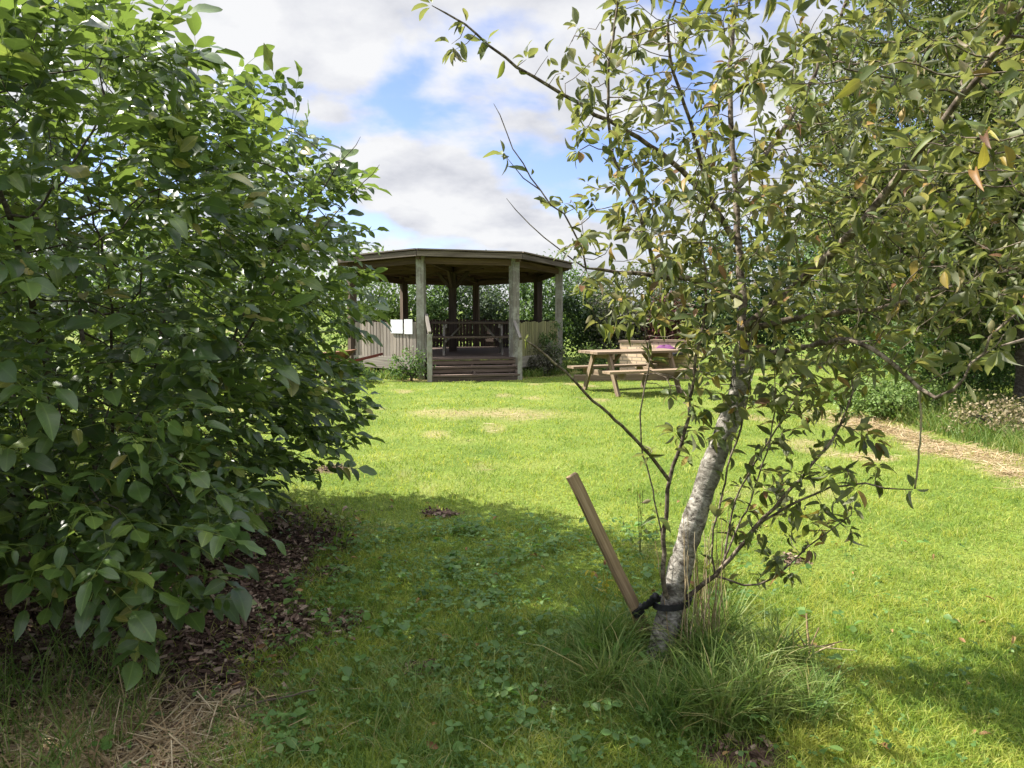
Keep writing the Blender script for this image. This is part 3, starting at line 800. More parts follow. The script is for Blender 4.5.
    for i in range(len(ids), len(P2)):
        if par2[i] < 0 or r[i] > .0085: continue
        if bset[i] and (i in lls or rng.random() < .85): continue
        br = nrm(P2[i] - P2[par2[i]]); tip = not haskid[i]
        pxi = 512 + P2[i][0] / P2[i][1] * F
        dens = .85 if pxi > 690 else .6
        if i < n0: dens *= .8
        if not tip and rng.random() > dens: continue
        k = rng.integers(3, 9) if tip else (rng.integers(2, 6) if rng.random() < .55 else 1)
        pyi = 310 - (P2[i][2] - 1.5) / P2[i][1] * F
        if 545 < pxi < 684 and 326 < pyi < 418 and rng.random() < .88: continue
        for _ in range(k):
            d = nrm(br * .45 + rng.normal(size=3) * .75 + np.array([0, 0, .05]))
            d = nrm(d + np.array([0, 0, -.35 if rng.random() < .6 else .25]))
            up = nrm(np.array([0, 0, .9]) + rng.normal(size=3) * .55)
            P.append(P2[i] + d * .012); D.append(d); U.append(up); S.append(.032 + .04 * rng.random())
    # orange leaves at the tip of the low bare branch
    tipp = P2[ll[-1]]
    for _ in range(5):
        d = nrm(rng.normal(size=3) + [-.3, 0, .2]); P.append(tipp); D.append(d); U.append(np.array([0, 0, 1.])); S.append(.022)
    leaf_obj('foliage', APPLE, t, np.array(P), np.array(D), np.array(U), np.array(S), T_APP)
    
make_apple()

# stake, tie and twine
sb = Boxes(); s0 = gnd(652, 640); s0 = at(650, 640, 3.2); s1 = at(572, 475, 3.12)
sb.beam(s0 - (s1 - s0) * .12, s1, .048, .026, up=(.45, -1, 0), seg=14, wob=.0016)
o = sb.build('tree_stake', WOOD_STAKE, None, origin=tuple(s0)); tag(o, 'weathered square wooden stake leaning beside the apple trunk', 'stake')

tt = thing('tree_tie', 'black rubber tie strapping the apple trunk to the leaning stake', 'strap', at(665, 600, 3.0))
ax = nrm(at(683, 562, 3.07) - at(668, 620, 3.08)); cc = at(672.5, 602, 3.08)
u = nrm(np.cross(ax, [0, 1, 0])); w = np.cross(ax, u)
ringV = []; ringQ = []; n = 32
for i in range(n):
    a = i / n * 6.283
    for (rr, hh) in ((.07, -.014), (.077, -.014), (.077, .014), (.07, .014)):
        ringV.append(cc + rr * (math.cos(a) * u + math.sin(a) * w) + ax * (hh + .03 * math.cos(a + 3.4)))
for i in range(n):
    a = 4 * i; b = 4 * ((i + 1) % n)
    for j in range(4): ringQ.append((a + j, a + (j + 1) % 4, b + (j + 1) % 4, b + j))
new_mesh('strap', np.array(ringV), [np.array(ringQ)], RUBBER, tt, False)
bl = resample([at(640, 608, 3.12), at(648, 604, 3.09), at(656, 596, 3.05)], .012)
rad = np.array([.012 + .006 * (i % 2) for i in range(len(bl))])
tube_obj('spacer', bl, rad, RUBBER, tt, 10)
sc = at(637, 611, 3.18); bx = Boxes(); sd = nrm(s1 - s0)
bx.beam(sc - sd * .016, sc + sd * .016, .05, .05, up=(.3, -1, 0)); bx.build('stake_band', RUBBER, tt)

tw = resample([at(919, 391, 2.44), at(921, 420, 2.47), at(919, 455, 2.53), at(915, 489, 2.6)], .02)
o = tube_obj('twine', tw, .0035, TWINE, None, 6, origin=tuple(tw[0])); tag(o, 'beige twine tying one apple branch down to a lower twig', 'twine')
tw = resample([at(1013, 374, 1.52), at(1014, 395, 1.52), at(1012, 412, 1.52)], .01)

# dead stems lying and standing round the trunk
def stalks(name, specs, label, cat, mat=STRAW):
    base = specs[0][0]; V = []; Q = []; off = 0; rn = []
    for p0, p1, r0 in specs:
        p0 = np.array(p0); p1 = np.array(p1); mid = (p0 + p1) / 2 + rng.normal(size=3) * .02 * np.linalg.norm(p1 - p0)
        c = resample([p0, mid, p1], .04); T = nrm(np.gradient(c, axis=0)); x = rng.random()
        for k in range(len(c)):
            u = nrm(np.cross(T[k], [.2, .9, .3])); w = np.cross(T[k], u); rr = r0 * (1 - .6 * k / len(c))
            for a in range(4): V.append(c[k] + rr * (math.cos(a * 1.571) * u + math.sin(a * 1.571) * w)); rn.append(x)
        for k in range(len(c) - 1):
            for a in range(4): Q.append((off + 4 * k + a, off + 4 * k + (a + 1) % 4, off + 4 * k + 4 + (a + 1) % 4, off + 4 * k + 4 + a))
        off += 4 * len(c)
    o = new_mesh(name, np.array(V), [np.array(Q)], mat, None, True, {'rnd': np.array(rn), 'luv': np.zeros((len(V), 3))}, origin=tuple(base))
    return tag(o, label, cat)
sp = []
for _ in range(34):
    b = at(700 + 26 * rng.normal() * .6, 610 + 20 * rng.random(), 2.98 + .12 * rng.random()); b[2] = 0.02
    sp.append((b, b + np.array([.08 * rng.normal() + .03, .06 * rng.normal(), .35 + .4 * rng.random()]), .0022))
stalks('dry_grass_clump', sp, 'tall dry straw stalks standing against the apple trunk', 'dry grass')
b = gnd(805, 662); b[2] = .05; sp = []
for dx, dy, dz, r in ((.17, .03, .03, .006), (.02, .05, .15, .006), (-.1, .04, .05, .005), (.1, -.05, .05, .005), (.08, .06, .08, .005), (.2, -.02, 0.01, .004), (-.05, -.02, .1, .004)):
    sp.append((b + rng.normal(size=3) * .015, b + np.array([dx, dy, dz]), r))
stalks('cut_stems', sp, 'pale dry cut stems lying in the grass by the trunk', 'cut stems')
b = gnd(265, 715); b[2] = .04
stalks('fallen_twig', [(b + [-.1, -.02, 0], b + [.17, .07, .02], .007)], 'brown fallen twig lying on the bark mulch', 'twig', BRANCH)

# feathery plant and small yellow plant at the tree foot
def pinnate(name, base, fronds, lab, cat, mat, length, lf, npairs):
    t = thing(name, lab, cat, base); P = []; D = []; U = []; S = []
    for _ in range(fronds):
        a = rng.random() * 6.283; d = nrm(np.array([math.cos(a), math.sin(a), .5 + .6 * rng.random()])); L = length * (.6 + .5 * rng.random())
        side = nrm(np.cross([0, 0, 1], d))
        for j in range(npairs):
            f = .25 + .75 * j / npairs; q = np.array(base) + d * L * f + np.array([0, 0, -.35 * L * f * f])
            for s in (-1, 1):
                for sub in range(3):
                    P.append(q + side * s * lf * .5 * sub * (1.1 - f)); D.append(nrm(side * s + d * (.5 + .5 * (sub - 1)) + rng.normal(size=3) * .15)); U.append(np.array([0, 0, 1.])); S.append(lf * (1.2 - f))
    leaf_obj('foliage', mat, t, np.array(P), np.array(D), np.array(U), np.array(S), T_MID)
pinnate('fern_plant', gnd(790, 690), 9, 'pale feathery fern like weed in the long grass by the trunk', 'weed', WEED, .26, .03, 14)
pinnate('fern_plant', gnd(735, 640), 6, 'small feathery green weed tucked behind the apple trunk base', 'weed', WEED, .22, .028, 12)
YEL = leaf_mat('yellow_leaf', [(0, (.3, .25, .03)), (1, (.48, .4, .06))], trans=(.5, .45, .05), tr=.3)
def sprig(name, base, n, h, size, lab, mat, spread=.07):
    t = thing(name, lab, 'weed', base); base = np.array(base)
    P = base + np.stack([spread * rng.normal(size=n), spread * rng.normal(size=n), h * rng.random(n)], 1)
    leaf_obj('foliage', mat, t, P, nrm(rng.normal(size=(n, 3)) + [0, 0, .2]), nrm(rng.normal(size=(n, 3)) * .4 + [0, 0, 1]), size * (.6 + .6 * rng.random(n)), T_MID)
    bx = Boxes()
    for i in range(3): bx.beam(base + [0, 0, -.02], base + np.array([spread * .5 * rng.normal(), spread * .5 * rng.normal(), h]), .003, .003)
    bx.build('stem', mat, t)
b = gnd(606, 600); sprig('yellow_weed', b, 16, .16, .05, 'yellow leaved weed growing at the foot of the stake', YEL, .04)
b = gnd(395, 545); sprig('lime_weed', gnd(345, 548), 40, .22, .05, 'lime green weed at the edge of the bark mulch beneath the bush', leaf_mat('lime', [(0, (.1, .17, .03)), (1, (.22, .27, .04))]), .09)
sprig('tall_weed', gnd(640, 560), 60, .42, .035, 'thin yellowing weed standing between stake and apple trunk', leaf_mat('olive', [(0, (.1, .13, .03)), (.7, (.2, .2, .05)), (1, (.33, .26, .06))]), .06)
sprig('broad_weed', gnd(600, 668), 24, .12, .075, 'broad leaved green weed in long grass near the stake', WEED, .09)

# ------------------------------------------------------------------ pavilion
CX, CY = PAV; FL = .46; EAVE = 2.58
def oct(k, r=PR, z=0.0):
    a = R(PA + 45 * k); return np.array([CX + r * math.cos(a), CY + r * math.sin(a), z])
def ez(y): return EAVE - .058 * (y - 16.3)
def pavilion():
    t = thing('garden_pavilion', 'octagonal weathered timber pavilion with flat roof, raised floor and front steps', 'pavilion', (CX, CY, 0))
    # deck
    bx = Boxes(); bx.poly_prism([oct(k, PR - .02, FL - .05) for k in range(8)], [oct(k, PR - .02, FL) for k in range(8)]); bx.build('floor', WOOD_STEP, t)
    bx = Boxes()
    for k in range(8):
        if k == 0: continue
        bx.beam(oct(k, PR + .03, FL - .13), oct(k + 1, PR + .03, FL - .13), .05, .26)
    bx.build('floor_beam', WOOD_GREY, t)
    for k in range(8):
        p = oct(k); bx = Boxes(); bx.beam(p + [0, 0, -.05], p + [0, 0, ez(p[1]) + .1], .17, .17, up=(math.cos(R(PA + 45 * k)), math.sin(R(PA + 45 * k)), 0))
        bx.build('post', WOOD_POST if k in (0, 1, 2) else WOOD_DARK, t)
    c = np.array([CX, CY, 0]); bx = Boxes(); bx.beam(c + [0, 0, FL], c + [0, 0, ez(c[1]) + .1], .19, .19); bx.build('centre_post', WOOD_DARK, t)
    for k in (0, 2, 4, 6):
        d = nrm(oct(k) - c); bx = Boxes(); bx.beam(c + d * .08 + [0, 0, 2.08], c + d * .42 + [0, 0, ez(c[1]) + .05], .06, .09); bx.build('brace', WOOD_DARK, t)
    # roof: one plane falling gently to the back; fascia ring, rafters, boards
    def er(k, r, z):
        p = oct(k, r, 0); p[2] = ez(p[1]) + z; return p
    def ec(p, z): return np.array([p[0], p[1], ez(p[1]) + z])
    rf = Boxes(); rf.poly_prism([er(k, PR + .24, .145) for k in range(8)], [er(k, PR + .24, .17) for k in range(8)])
    roof = rf.build('roof', WOOD_CEIL, t)
    for k in range(8):
        bx = Boxes(); bx.beam(er(k, PR + .29, .095), er(k + 1, PR + .29, .095), .045, .11); bx.build('fascia', WOOD_FASC, roof)
    bx = Boxes()
    for k in range(8):
        d = nrm(oct(k) - c); bx.beam(ec(c + d * .1, .06), ec(c + d * (PR + .22), .06), .06, .14)
        m0, m1 = oct(k), oct(k + 1)
        for f in (.3, .5, .7, .87):
            bx.beam(ec(c + (m0 - c) * f, .105), ec(c + (m1 - c) * f, .105), .05, .075)
    bx.build('rafter', WOOD_CEIL, roof)
    for k in range(8):
        bx = Boxes(); bx.beam(er(k, PR - .0, -.02), er(k + 1, PR - .0, -.02), .06, .13); bx.build('eave_beam', WOOD_CEIL, roof)
    bx = Boxes()
    for k in range(8): bx.beam(er(k, PR + .27, .185), er(k + 1, PR + .27, .185), .14, .028)
    bx.build('roof_edge', WOOD_FASC, roof)
    # paling panels on all sides but the entrance (side 0) 
    for k in range(1, 8):
        a = oct(k); b = oct(k + 1); d = nrm(b - a); L = np.linalg.norm(b - a); nn = nrm(np.array([(a + b)[0] / 2 - CX, (a + b)[1] / 2 - CY, 0]))
        bx = Boxes(); m = int((L - .2) / .098)
        for i in range(m):
            q = a + d * (.12 + (L - .24) * (i + .5) / m) + nn * .03
            bx.beam(q + [0, 0, FL - .02], q + [0, 0, FL + .77 + .012 * rng.normal()], .078 + .006 * rng.normal(), .02, up=nn)
        for z in (FL + .18, FL + .68): bx.beam(a + d * .08 + [0, 0, z], b - d * .08 + [0, 0, z], .04, .07)
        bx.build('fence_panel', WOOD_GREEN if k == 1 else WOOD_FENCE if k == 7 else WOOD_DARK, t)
    # steps
    a = oct(0); b = oct(1); d = nrm(b - a); nn = nrm(np.array([d[1], -d[0], 0])); 
    if nn[1] > 0: nn = -nn
    A0 = a + d * .1; B0 = b - d * .02
    for i, (z, o_) in enumerate(((FL - .02, .1), (FL - .185, .34), (FL - .345, .58))):
        bx = Boxes()
        bx.beam(A0 + nn * o_ + [0, 0, z], B0 + nn * o_ + [0, 0, z], .26, .04)
        bx.beam(A0 + nn * (o_ + .1) + [0, 0, z - .075], B0 + nn * (o_ + .1) + [0, 0, z - .075], .03, .085)
        bx.build('step', WOOD_STEP, t)
    for f in (0.02, .5, .98):
        bx = Boxes(); p = A0 + (B0 - A0) * f; bx.beam(p + nn * .05 + [0, 0, FL - .16], p + nn * .62 + [0, 0, .04], .05, .16)
        bx.build('stringer', WOOD_DARK, t)
    for p, top in ((A0 + nn * .66, 1.0), (B0 + nn * .66, .86)):
        bx = Boxes(); bx.beam(p + [0, 0, -.03], p + [0, 0, top], .1, .1); bx.build('newel_post', WOOD_POST, t)
        bx = Boxes(); bx.beam(p + [0, 0, top + .02] + nn * .03, p - nn * .6 + [0, 0, top + .38], .06, .09); bx.build('handrail', WOOD_GREY, t)
    return t
pav = pavilion()
# parts of the roof carry world-space offsets relative to the pavilion origin: the roof itself sits at the origin of its thing

# white boards on the front paling
a = oct(8); b = oct(7); d = nrm(b - a); nn = nrm(np.array([(a + b)[0] / 2 - CX, (a + b)[1] / 2 - CY, 0]))
for f0, f1, z0, z1, lab in ((.235, .4, .99, 1.29, 'white board, the wider one, fixed on the pavilion paling fence'), (.1, .21, .98, 1.3, 'narrow white board between wide board and pavilion post')):
    bx = Boxes(); L = np.linalg.norm(b - a)
    p = a + d * (f0 + f1) / 2 * L + nn * .062
    bx.beam(p - d * (f1 - f0) * L / 2 + [0, 0, (z0 + z1) / 2], p + d * (f1 - f0) * L / 2 + [0, 0, (z0 + z1) / 2], .012, z1 - z0)
    o = bx.build('white_board', WHITE, None, origin=tuple(p + [0, 0, z0])); tag(o, lab, 'board')

# ------------------------------------------------------------------ picnic tables
def picnic(name, label, c, ax, L, z0, mat, matl):
    """c ground centre, ax unit axis; A-frame table with two benches"""
    c = np.array([c[0], c[1], z0]); ax = np.array([ax[0], ax[1], 0.]); sd = np.array([-ax[1], ax[0], 0.])
    t = thing(name, label, 'picnic table', c)
    bx = Boxes()
    for i in range(5): 
        o_ = (i - 2) * .145; bx.beam(c - ax * L / 2 + sd * o_ + [0, 0, .745], c + ax * L / 2 + sd * o_ + [0, 0, .745], .135, .042)
    bx.build('table_top', mat, t)
    for s in (-1, 1):
        bx = Boxes()
        for j in (0, 1): bx.beam(c - ax * L / 2 + sd * s * (.6 + .135 * j) + [0, 0, .43], c + ax * L / 2 + sd * s * (.6 + .135 * j) + [0, 0, .43], .125, .04)
        bx.build('bench', mat, t)
    for e in (-1, 1):
        q = c + ax * e * (L / 2 - .28)
        for s in (-1, 1):
            bx = Boxes(); bx.beam(q + sd * s * .62 + [0, 0, -.01], q + sd * s * .26 + [0, 0, .72], .1, .045, up=ax); bx.build('leg', matl, t)
        q2 = q - ax * e * .05
        bx = Boxes(); bx.beam(q2 - sd * .74 + [0, 0, .36], q2 + sd * .74 + [0, 0, .36], .045, .1); bx.build('bench_bearer', matl, t)
        bx = Boxes(); bx.beam(q2 - sd * .36 + [0, 0, .675], q2 + sd * .36 + [0, 0, .675], .045, .09); bx.build('top_bearer', matl, t)
        bx = Boxes(); bx.beam(q2 - ax * e * .03 + [0, 0, .34], c + ax * e * .25 + [0, 0, .7], .07, .04); bx.build('brace', matl, t)
    return t
f0 = (at(599, 393, 13.3)); axv = nrm(np.array([1.0, .42]))
cc_ = np.array([gnd(599, 393)[0], gnd(599, 393)[1]]) + axv * .68
picnic('picnic_table', 'tan wooden picnic table with A frame legs on the open lawn', cc_, axv, 1.85, 0, WOOD_TAN, WOOD_TAN)
picnic('picnic_table', 'dark picnic table with grey legs standing inside the pavilion', (-.93, 17.55), nrm(np.array([1., .06])), 1.9, FL, WOOD_DARK, WOOD_GREY)

# ------------------------------------------------------------------ brick enclosure, edging, purple cover, barrow
def brick_mat():
    m, nt, out = mat_new('tan_brick'); L = nt.links.new
    g = N(nt, 'ShaderNodeAttribute', attribute_name='g')
    b = N(nt, 'ShaderNodeTexBrick', i_Scale=1.0, i_Mortar_Size=.012, i_Brick_Width=.225, i_Row_Height=.078)
    b.inputs['Color1'].default_value = (.56, .4, .25, 1); b.inputs['Color2'].default_value = (.66, .49, .33, 1); b.inputs['Mortar'].default_value = (.34, .26, .19, 1)
    mp = N(nt, 'ShaderNodeMapping'); L(g.outputs['Vector'], mp.inputs[0])
    sx = N(nt, 'ShaderNodeSeparateXYZ'); L(mp.outputs[0], sx.inputs[0]); cb = N(nt, 'ShaderNodeCombineXYZ'); L(sx.outputs[0], cb.inputs[0]); L(sx.outputs[2], cb.inputs[1])
    L(cb.outputs[0], b.inputs['Vector'])
    bs = N(nt, 'ShaderNodeBsdfPrincipled', i_Roughness=.9); L(b.outputs['Color'], bs.inputs['Base Color'])
    bp = N(nt, 'ShaderNodeBump', i_Strength=.6, i_Distance=.01, invert=True); L(b.outputs['Fac'], bp.inputs['Height']); L(bp.outputs[0], bs.inputs['Normal'])
    L(bs.outputs[0], out.inputs[0]); return m
BRICK = brick_mat()
YB = 16.2
bl_ = at(622.5, 372, YB)[:2]; br_ = at(648, 372, YB)[:2]
dirb = nrm(np.array([1.0, -.72, 0])); nb = np.array([dirb[1], -dirb[0], 0])    # front normal faces the sun side
p0 = np.array([bl_[0], YB + .1, 0]); w1 = .64; ht = .82
t = thing('brick_barbecue', 'low tan brick barbecue wall behind the picnic table', 'brick barbecue', p0)
back = -nb if nb[1] < 0 else nb
bx = Boxes(); bx.beam(p0 + [0, 0, ht / 2 - .02], p0 + dirb * w1 + [0, 0, ht / 2 - .02], .22, ht); bx.build('front_wall', BRICK, t)
q0 = p0 + dirb * .3 + back * .85; bx = Boxes(); bx.beam(q0 + [0, 0, ht / 2 - .02], q0 + dirb * .98 + [0, 0, ht / 2 - .02], .22, ht); bx.build('back_wall', BRICK, t)
s0_ = p0 + dirb * .11; bx = Boxes(); bx.beam(s0_ + back * .113 + [0, 0, ht / 2 - .02], s0_ + back * .85 + [0, 0, ht / 2 - .02], .2, ht); bx.build('side_wall', BRICK, t)
bx = Boxes()
bx.beam(p0 - dirb * .03 + [0, 0, ht], p0 + dirb * (w1 + .03) + [0, 0, ht], .26, .045)
bx.beam(q0 - dirb * .0 + [0, 0, ht], q0 + dirb * 1.01 + [0, 0, ht], .26, .045); bx.build('capping', WOOD_TAN, t)
bx = Boxes(); s1_ = p0 + dirb * .35 + back * .4; bx.beam(s1_ + [0, 0, .56], s1_ + dirb * .85 + [0, 0, .56], .7, .05); bx.build('shelf', RUBBER, t)
PURP = plain('purple_cloth', (.11, .03, .1), .8, .3, 9)
pv = []
nu, nv = 16, 8; c0 = s1_ + dirb * .48 + [0, 0, .585]
for i in range(nu):
    for j in range(nv + 1):
        a = i / nu * 6.283; e = j / nv * math.pi / 2
        rr = (1 + .12 * math.sin(3 * a + 2 * e) + .05 * rng.normal())
        pv.append(c0 + dirb * .26 * rr * math.cos(a) * math.cos(e) + back * .17 * rr * math.sin(a) * math.cos(e) + np.array([0, 0, .15 * rr * math.sin(e) ** .8]))
pq = [(i * (nv + 1) + j, ((i + 1) % nu) * (nv + 1) + j, ((i + 1) % nu) * (nv + 1) + j + 1, i * (nv + 1) + j + 1) for i in range(nu) for j in range(nv)]
o = new_mesh('purple_bag', np.array(pv), [np.array(pq)], PURP, None, True, origin=tuple(c0)); tag(o, 'crumpled purple bag lying in the brick barbecue', 'bag')
bx = Boxes(); e0 = gnd(574, 381); e1 = gnd(668, 379.5); bx.beam(e0 + [0, 0, .06], e1 + [0, 0, .06], .1, .14); o = bx.build('timber_edging', WOOD_TAN, None, origin=tuple(e0)); tag(o, 'low pinkish timber edging along the bed behind the picnic table', 'edging')

# old wheelbarrow mostly hidden behind the bush
wb = at(333, 372, 15.4); wb[2] = 0
t = thing('wheelbarrow', 'old wheelbarrow with dark red handles beside the pavilion paling', 'wheelbarrow', wb)
for s in (-1, 1):
    bx = Boxes(); bx.beam(wb + [-.35, .22 * s, .26], wb + [1.0, .27 * s, .58 + .0 * s], .045, .05); bx.build('handle', RED_WOOD, t)
    bx = Boxes(); bx.beam(wb + [.35, .22 * s, .42], wb + [.5, .24 * s, 0], .04, .04); bx.build('leg', RED_WOOD, t)
bx = Boxes(); bx.poly_prism([wb + np.array(p) for p in ((-.1, -.18, .36), (.25, -.18, .46), (.25, .18, .46), (-.1, .18, .36))], [wb + np.array(p) for p in ((-.4, -.3, .6), (.45, -.32, .68), (.45, .32, .68), (-.4, .3, .6))])
bx.build('tray', plain('orange_metal', (.13, .06, .03), .7, .4, 8), t)
wc = wb + [-.4, 0, .18]; ring = [wc + np.array([.14 * math.cos(a), 0, .14 * math.sin(a)]) for a in np.linspace(0, 6.283, 21)]
tube_obj('wheel', ring, .035, RUBBER, t, 8)

# ------------------------------------------------------------------ background shrubs
def shrub(name, label, c, rad, n, size, mat, cat='shrub', clumps=70, trunk=True, group=None, stem_mat=None):
    c = np.array(c, float); rad = np.array(rad, float); base = np.array([c[0], c[1], 0])
    t = thing(name, label, cat, base, group)
    k = nrm(rng.normal(size=(clumps, 3))) * (rng.random((clumps, 1)) ** .45) * rad + c
    k = k[k[:, 2] > .1]
    w = .12 + .16 * rng.random(len(k)); ci = rng.integers(0, len(k), n)
    off = rng.normal(size=(n, 3)) * (w[ci] * rad.mean() * .9)[:, None]
    P = k[ci] + off; q_ = np.linalg.norm((P - c) / (rad + .08), axis=1); P = P[(P[:, 2] > .03) & (q_ < 1.06 + .06 * rng.random(len(P)))]; n = len(P)
    outd = nrm(P - c); D = nrm(rng.normal(size=(n, 3)) * .9 + outd * .5 + [0, 0, -.1]); U = nrm(outd * .7 + rng.normal(size=(n, 3)) * .6 + [0, 0, .5])
    leaf_obj('foliage', mat, t, P, D, U, size * (.6 + .8 * rng.random(n)), T_FAR)
    pos = []; par = []
    polyline_nodes(pos, par, [base + [0, 0, -.05], base + [0, 0, .2]], .1)
    for q in k[::max(1, len(k) // 22)]:
        polyline_nodes(pos, par, [base * .5 + q * .5 + [0, 0, .1], q], .2, root=1)
    pos = np.array(pos); par = np.array(par); r = radii(pos, par, .008, 2.2)
    V, Q, G = tube_mesh(pos, par, r); new_mesh('stem', V, [Q], stem_mat or TWIG, t, True, {'g': G, 'rnd': np.zeros(len(V))})
    return t
S = shrub
H_ = 'shrubs of the boundary hedge'
S('hedge_shrub', 'bright yellow green shrub rising behind the paling fence', (-4.6, 23.2, 1.75), (1.7, 1.2, 1.7), 9000, .1, FAR['bright'], group=H_)
S('hedge_shrub', 'pale green loose shrub outside the pavilion beyond the bush', (-7.6, 22.6, 1.7), (1.7, 1.2, 1.6), 6000, .11, FAR['bright'], group=H_)
S('hedge_shrub', 'mid green leafy shrub seen through the pavilion beside its front post', (-2.6, 23.8, 1.6), (1.4, 1.1, 1.6), 8000, .1, FAR['mid'], group=H_)
S('hedge_shrub', 'grey green glossy shrub seen between the pavilion centre and front post', (-.75, 23.6, 1.6), (1.35, 1.1, 1.6), 8500, .1, FAR['grey'], group=H_)
S('hedge_shrub', 'dark evergreen shrub between pavilion and dusky hedge', (1.25, 23.0, 1.6), (1.5, 1.1, 1.6), 9000, .1, FAR['mid'], group=H_)
S('hedge_shrub', 'dark green shrub close against the pavilion side paling', (2.2, 20.3, 1.25), (.95, .9, 1.2), 7500, .085, FAR['dark'], group=H_)
S('hedge_shrub', 'dusky brown and grey leaved shrub beside the brick barbecue', (2.95, 18.9, 1.25), (1.0, .8, 1.2), 9000, .075, FAR['dusky'], group=H_)
S('hedge_shrub', 'grey green shrub standing just behind the brick barbecue', (4.2, 20.0, 1.45), (1.2, .9, 1.4), 9000, .08, FAR['grey'], group=H_)
S('hedge_shrub', 'maroon purple leaved shrub behind the barbecue', (3.85, 18.3, 1.05), (.55, .5, .95), 4500, .07, FAR['maroon'], group=H_)
S('hedge_shrub', 'tall dark hedge shrub behind the apple tree crown', (6.2, 19.2, 1.9), (1.7, 1.2, 1.9), 12000, .1, FAR['dark'], group=H_)
S('hedge_shrub', 'mid green hedge shrub behind the leaning apple trunk', (8.6, 18.0, 2.2), (1.9, 1.3, 2.2), 13000, .1, FAR['mid'], group=H_)
S('hedge_shrub', 'olive tall shrub filling the gap beyond the straw strip', (8.3, 14.0, 2.4), (1.7, 1.4, 2.4), 16000, .085, FAR['dark'], group=H_)
S('hedge_shrub', 'glossy mid green shrub above the straw strip by the dark tree trunk', (6.7, 11.2, 1.0), (1.1, .8, .95), 12000, .055, FAR['mid'], group=H_)
S('hedge_shrub', 'shaded green shrub at the frame edge under the tall tree', (8.6, 10.6, 1.2), (1.3, 1.0, 1.2), 8000, .06, FAR['dark'], group=H_)
S('garden_plant', 'small leafy plant at the pavilion corner below the white boards', (-2.15, 15.75, .25), (.5, .25, .4), 900, .06, FAR['mid'], 'plant', 20)
S('garden_plant', 'dark low plant by the wheelbarrow', (-3.4, 15.4, .2), (.65, .3, .24), 1200, .06, FAR['mid'], 'plant', 20)
S('garden_plant', 'dry brown plant beneath the pavilion side paling', (.8, 16.9, .3), (.5, .35, .4), 2200, .045, FAR['dusky'], 'plant', 20)
S('garden_plant', 'green plant climbing the pavilion side paling', (1.0, 17.3, .65), (.3, .25, .5), 1300, .05, FAR['mid'], 'plant', 16)
S('garden_plant', 'bright green plant behind the timber edging', (1.75, 17.2, .3), (.45, .3, .35), 1400, .05, FAR['bright'], 'plant', 20)
S('garden_plant', 'leafy plant between the edging and the picnic table bench', (2.3, 17.0, .25), (.35, .25, .3), 900, .05, FAR['mid'], 'plant', 16)
S('nettle_patch', 'nettle like green plants at the lawn border behind the straw', (5.35, 10.2, .3), (.8, .6, .32), 4200, .05, FAR['bright'], 'plant', 40)
S('dry_weed_clump', 'dry brown weed clump on the bank beside the straw strip', (5.75, 8.6, .22), (.5, .6, .26), 2600, .04, FAR['dry'], 'plant', 30)

S('hedge_tree', 'tall dense tree behind the small leaved boundary tree', (9.6, 13.6, 3.9), (3.2, 2.0, 3.6), 42000, .1, FAR['right'], 'tree', 150)
S('hedge_shrub', 'tall shrub behind the leafy bush beyond the lawn', (-10.4, 21.0, 1.9), (1.9, 1.3, 1.9), 9000, .12, FAR['mid'], group=H_)
S('hedge_shrub', 'dark evergreen hedge shrub hidden mostly by the leafy bush', (-12.6, 18.0, 2.0), (2.0, 1.4, 2.0), 9000, .12, FAR['dark'], group=H_)
S('hedge_shrub', 'bulky dark shrub close behind the leafy bush', (-6.6, 8.2, 1.6), (1.9, 1.6, 1.7), 15000, .09, FAR['dark'], group=H_)
# tall small-leaved tree outside the apple's right side
def tall_tree():
    base = np.array([6.75, 9.7, 0.1])
    t = thing('boundary_tree', 'tall small leaved tree with dark trunk towering above the straw strip', 'tree', base)
    pos = []; par = []
    polyline_nodes(pos, par, [base + [0, 0, -.15], base + [.02, 0, .8], base + [-.1, .05, 1.9], base + [-.3, .1, 3.2]], .15)
    for (dx, dy, dz) in ((-2.0, .2, 2.6), (-1.2, -.4, 4.6), (.8, .3, 4.8), (2.0, -.2, 3.4), (-2.3, .5, 1.6), (-.2, .8, 5.6), (1.6, .8, 2.4)):
        st = nearest(pos, base + [0, 0, min(3.2, dz * .55)])
        polyline_nodes(pos, par, [base + [dx * .5, dy * .5, dz * .75], base + [dx, dy, dz]], .15, root=st)
    A = np.concatenate([in_ell(1500, (6.4, 10.0, 3.9), (2.75, 1.9, 2.5), .15), in_ell(420, (5.5, 9.8, 2.5), (1.6, 1.2, 1.25), .1), in_ell(260, (8.2, 10, 3.2), (2, 1.6, 2.2), .1)])
    A = A[A[:, 2] > 1.35]
    P2, par2 = colonize(pos, par, A, .13, 1.2, .22, 80, (0, 0, .12))
    r = radii(P2, par2, .004, 2.25); r[:14] = np.maximum(r[:14], .13)
    V, Q, G = tube_mesh(P2, par2, r); new_mesh('trunk', V, [Q], TWIG, t, True, {'g': G, 'rnd': np.zeros(len(V))})
    th = np.nonzero(r < .02)[0]; n = 110000; ii = th[rng.integers(0, len(th), n)]
    P = P2[ii] + rng.normal(size=(n, 3)) * .09
    leaf_obj('crown', FAR['right'], t, P, nrm(rng.normal(size=(n, 3)) + [0, 0, -.15]), nrm(rng.normal(size=(n, 3)) * .7 + [0, 0, 1]), .045 + .035 * rng.random(n), T_MID)
tall_tree()

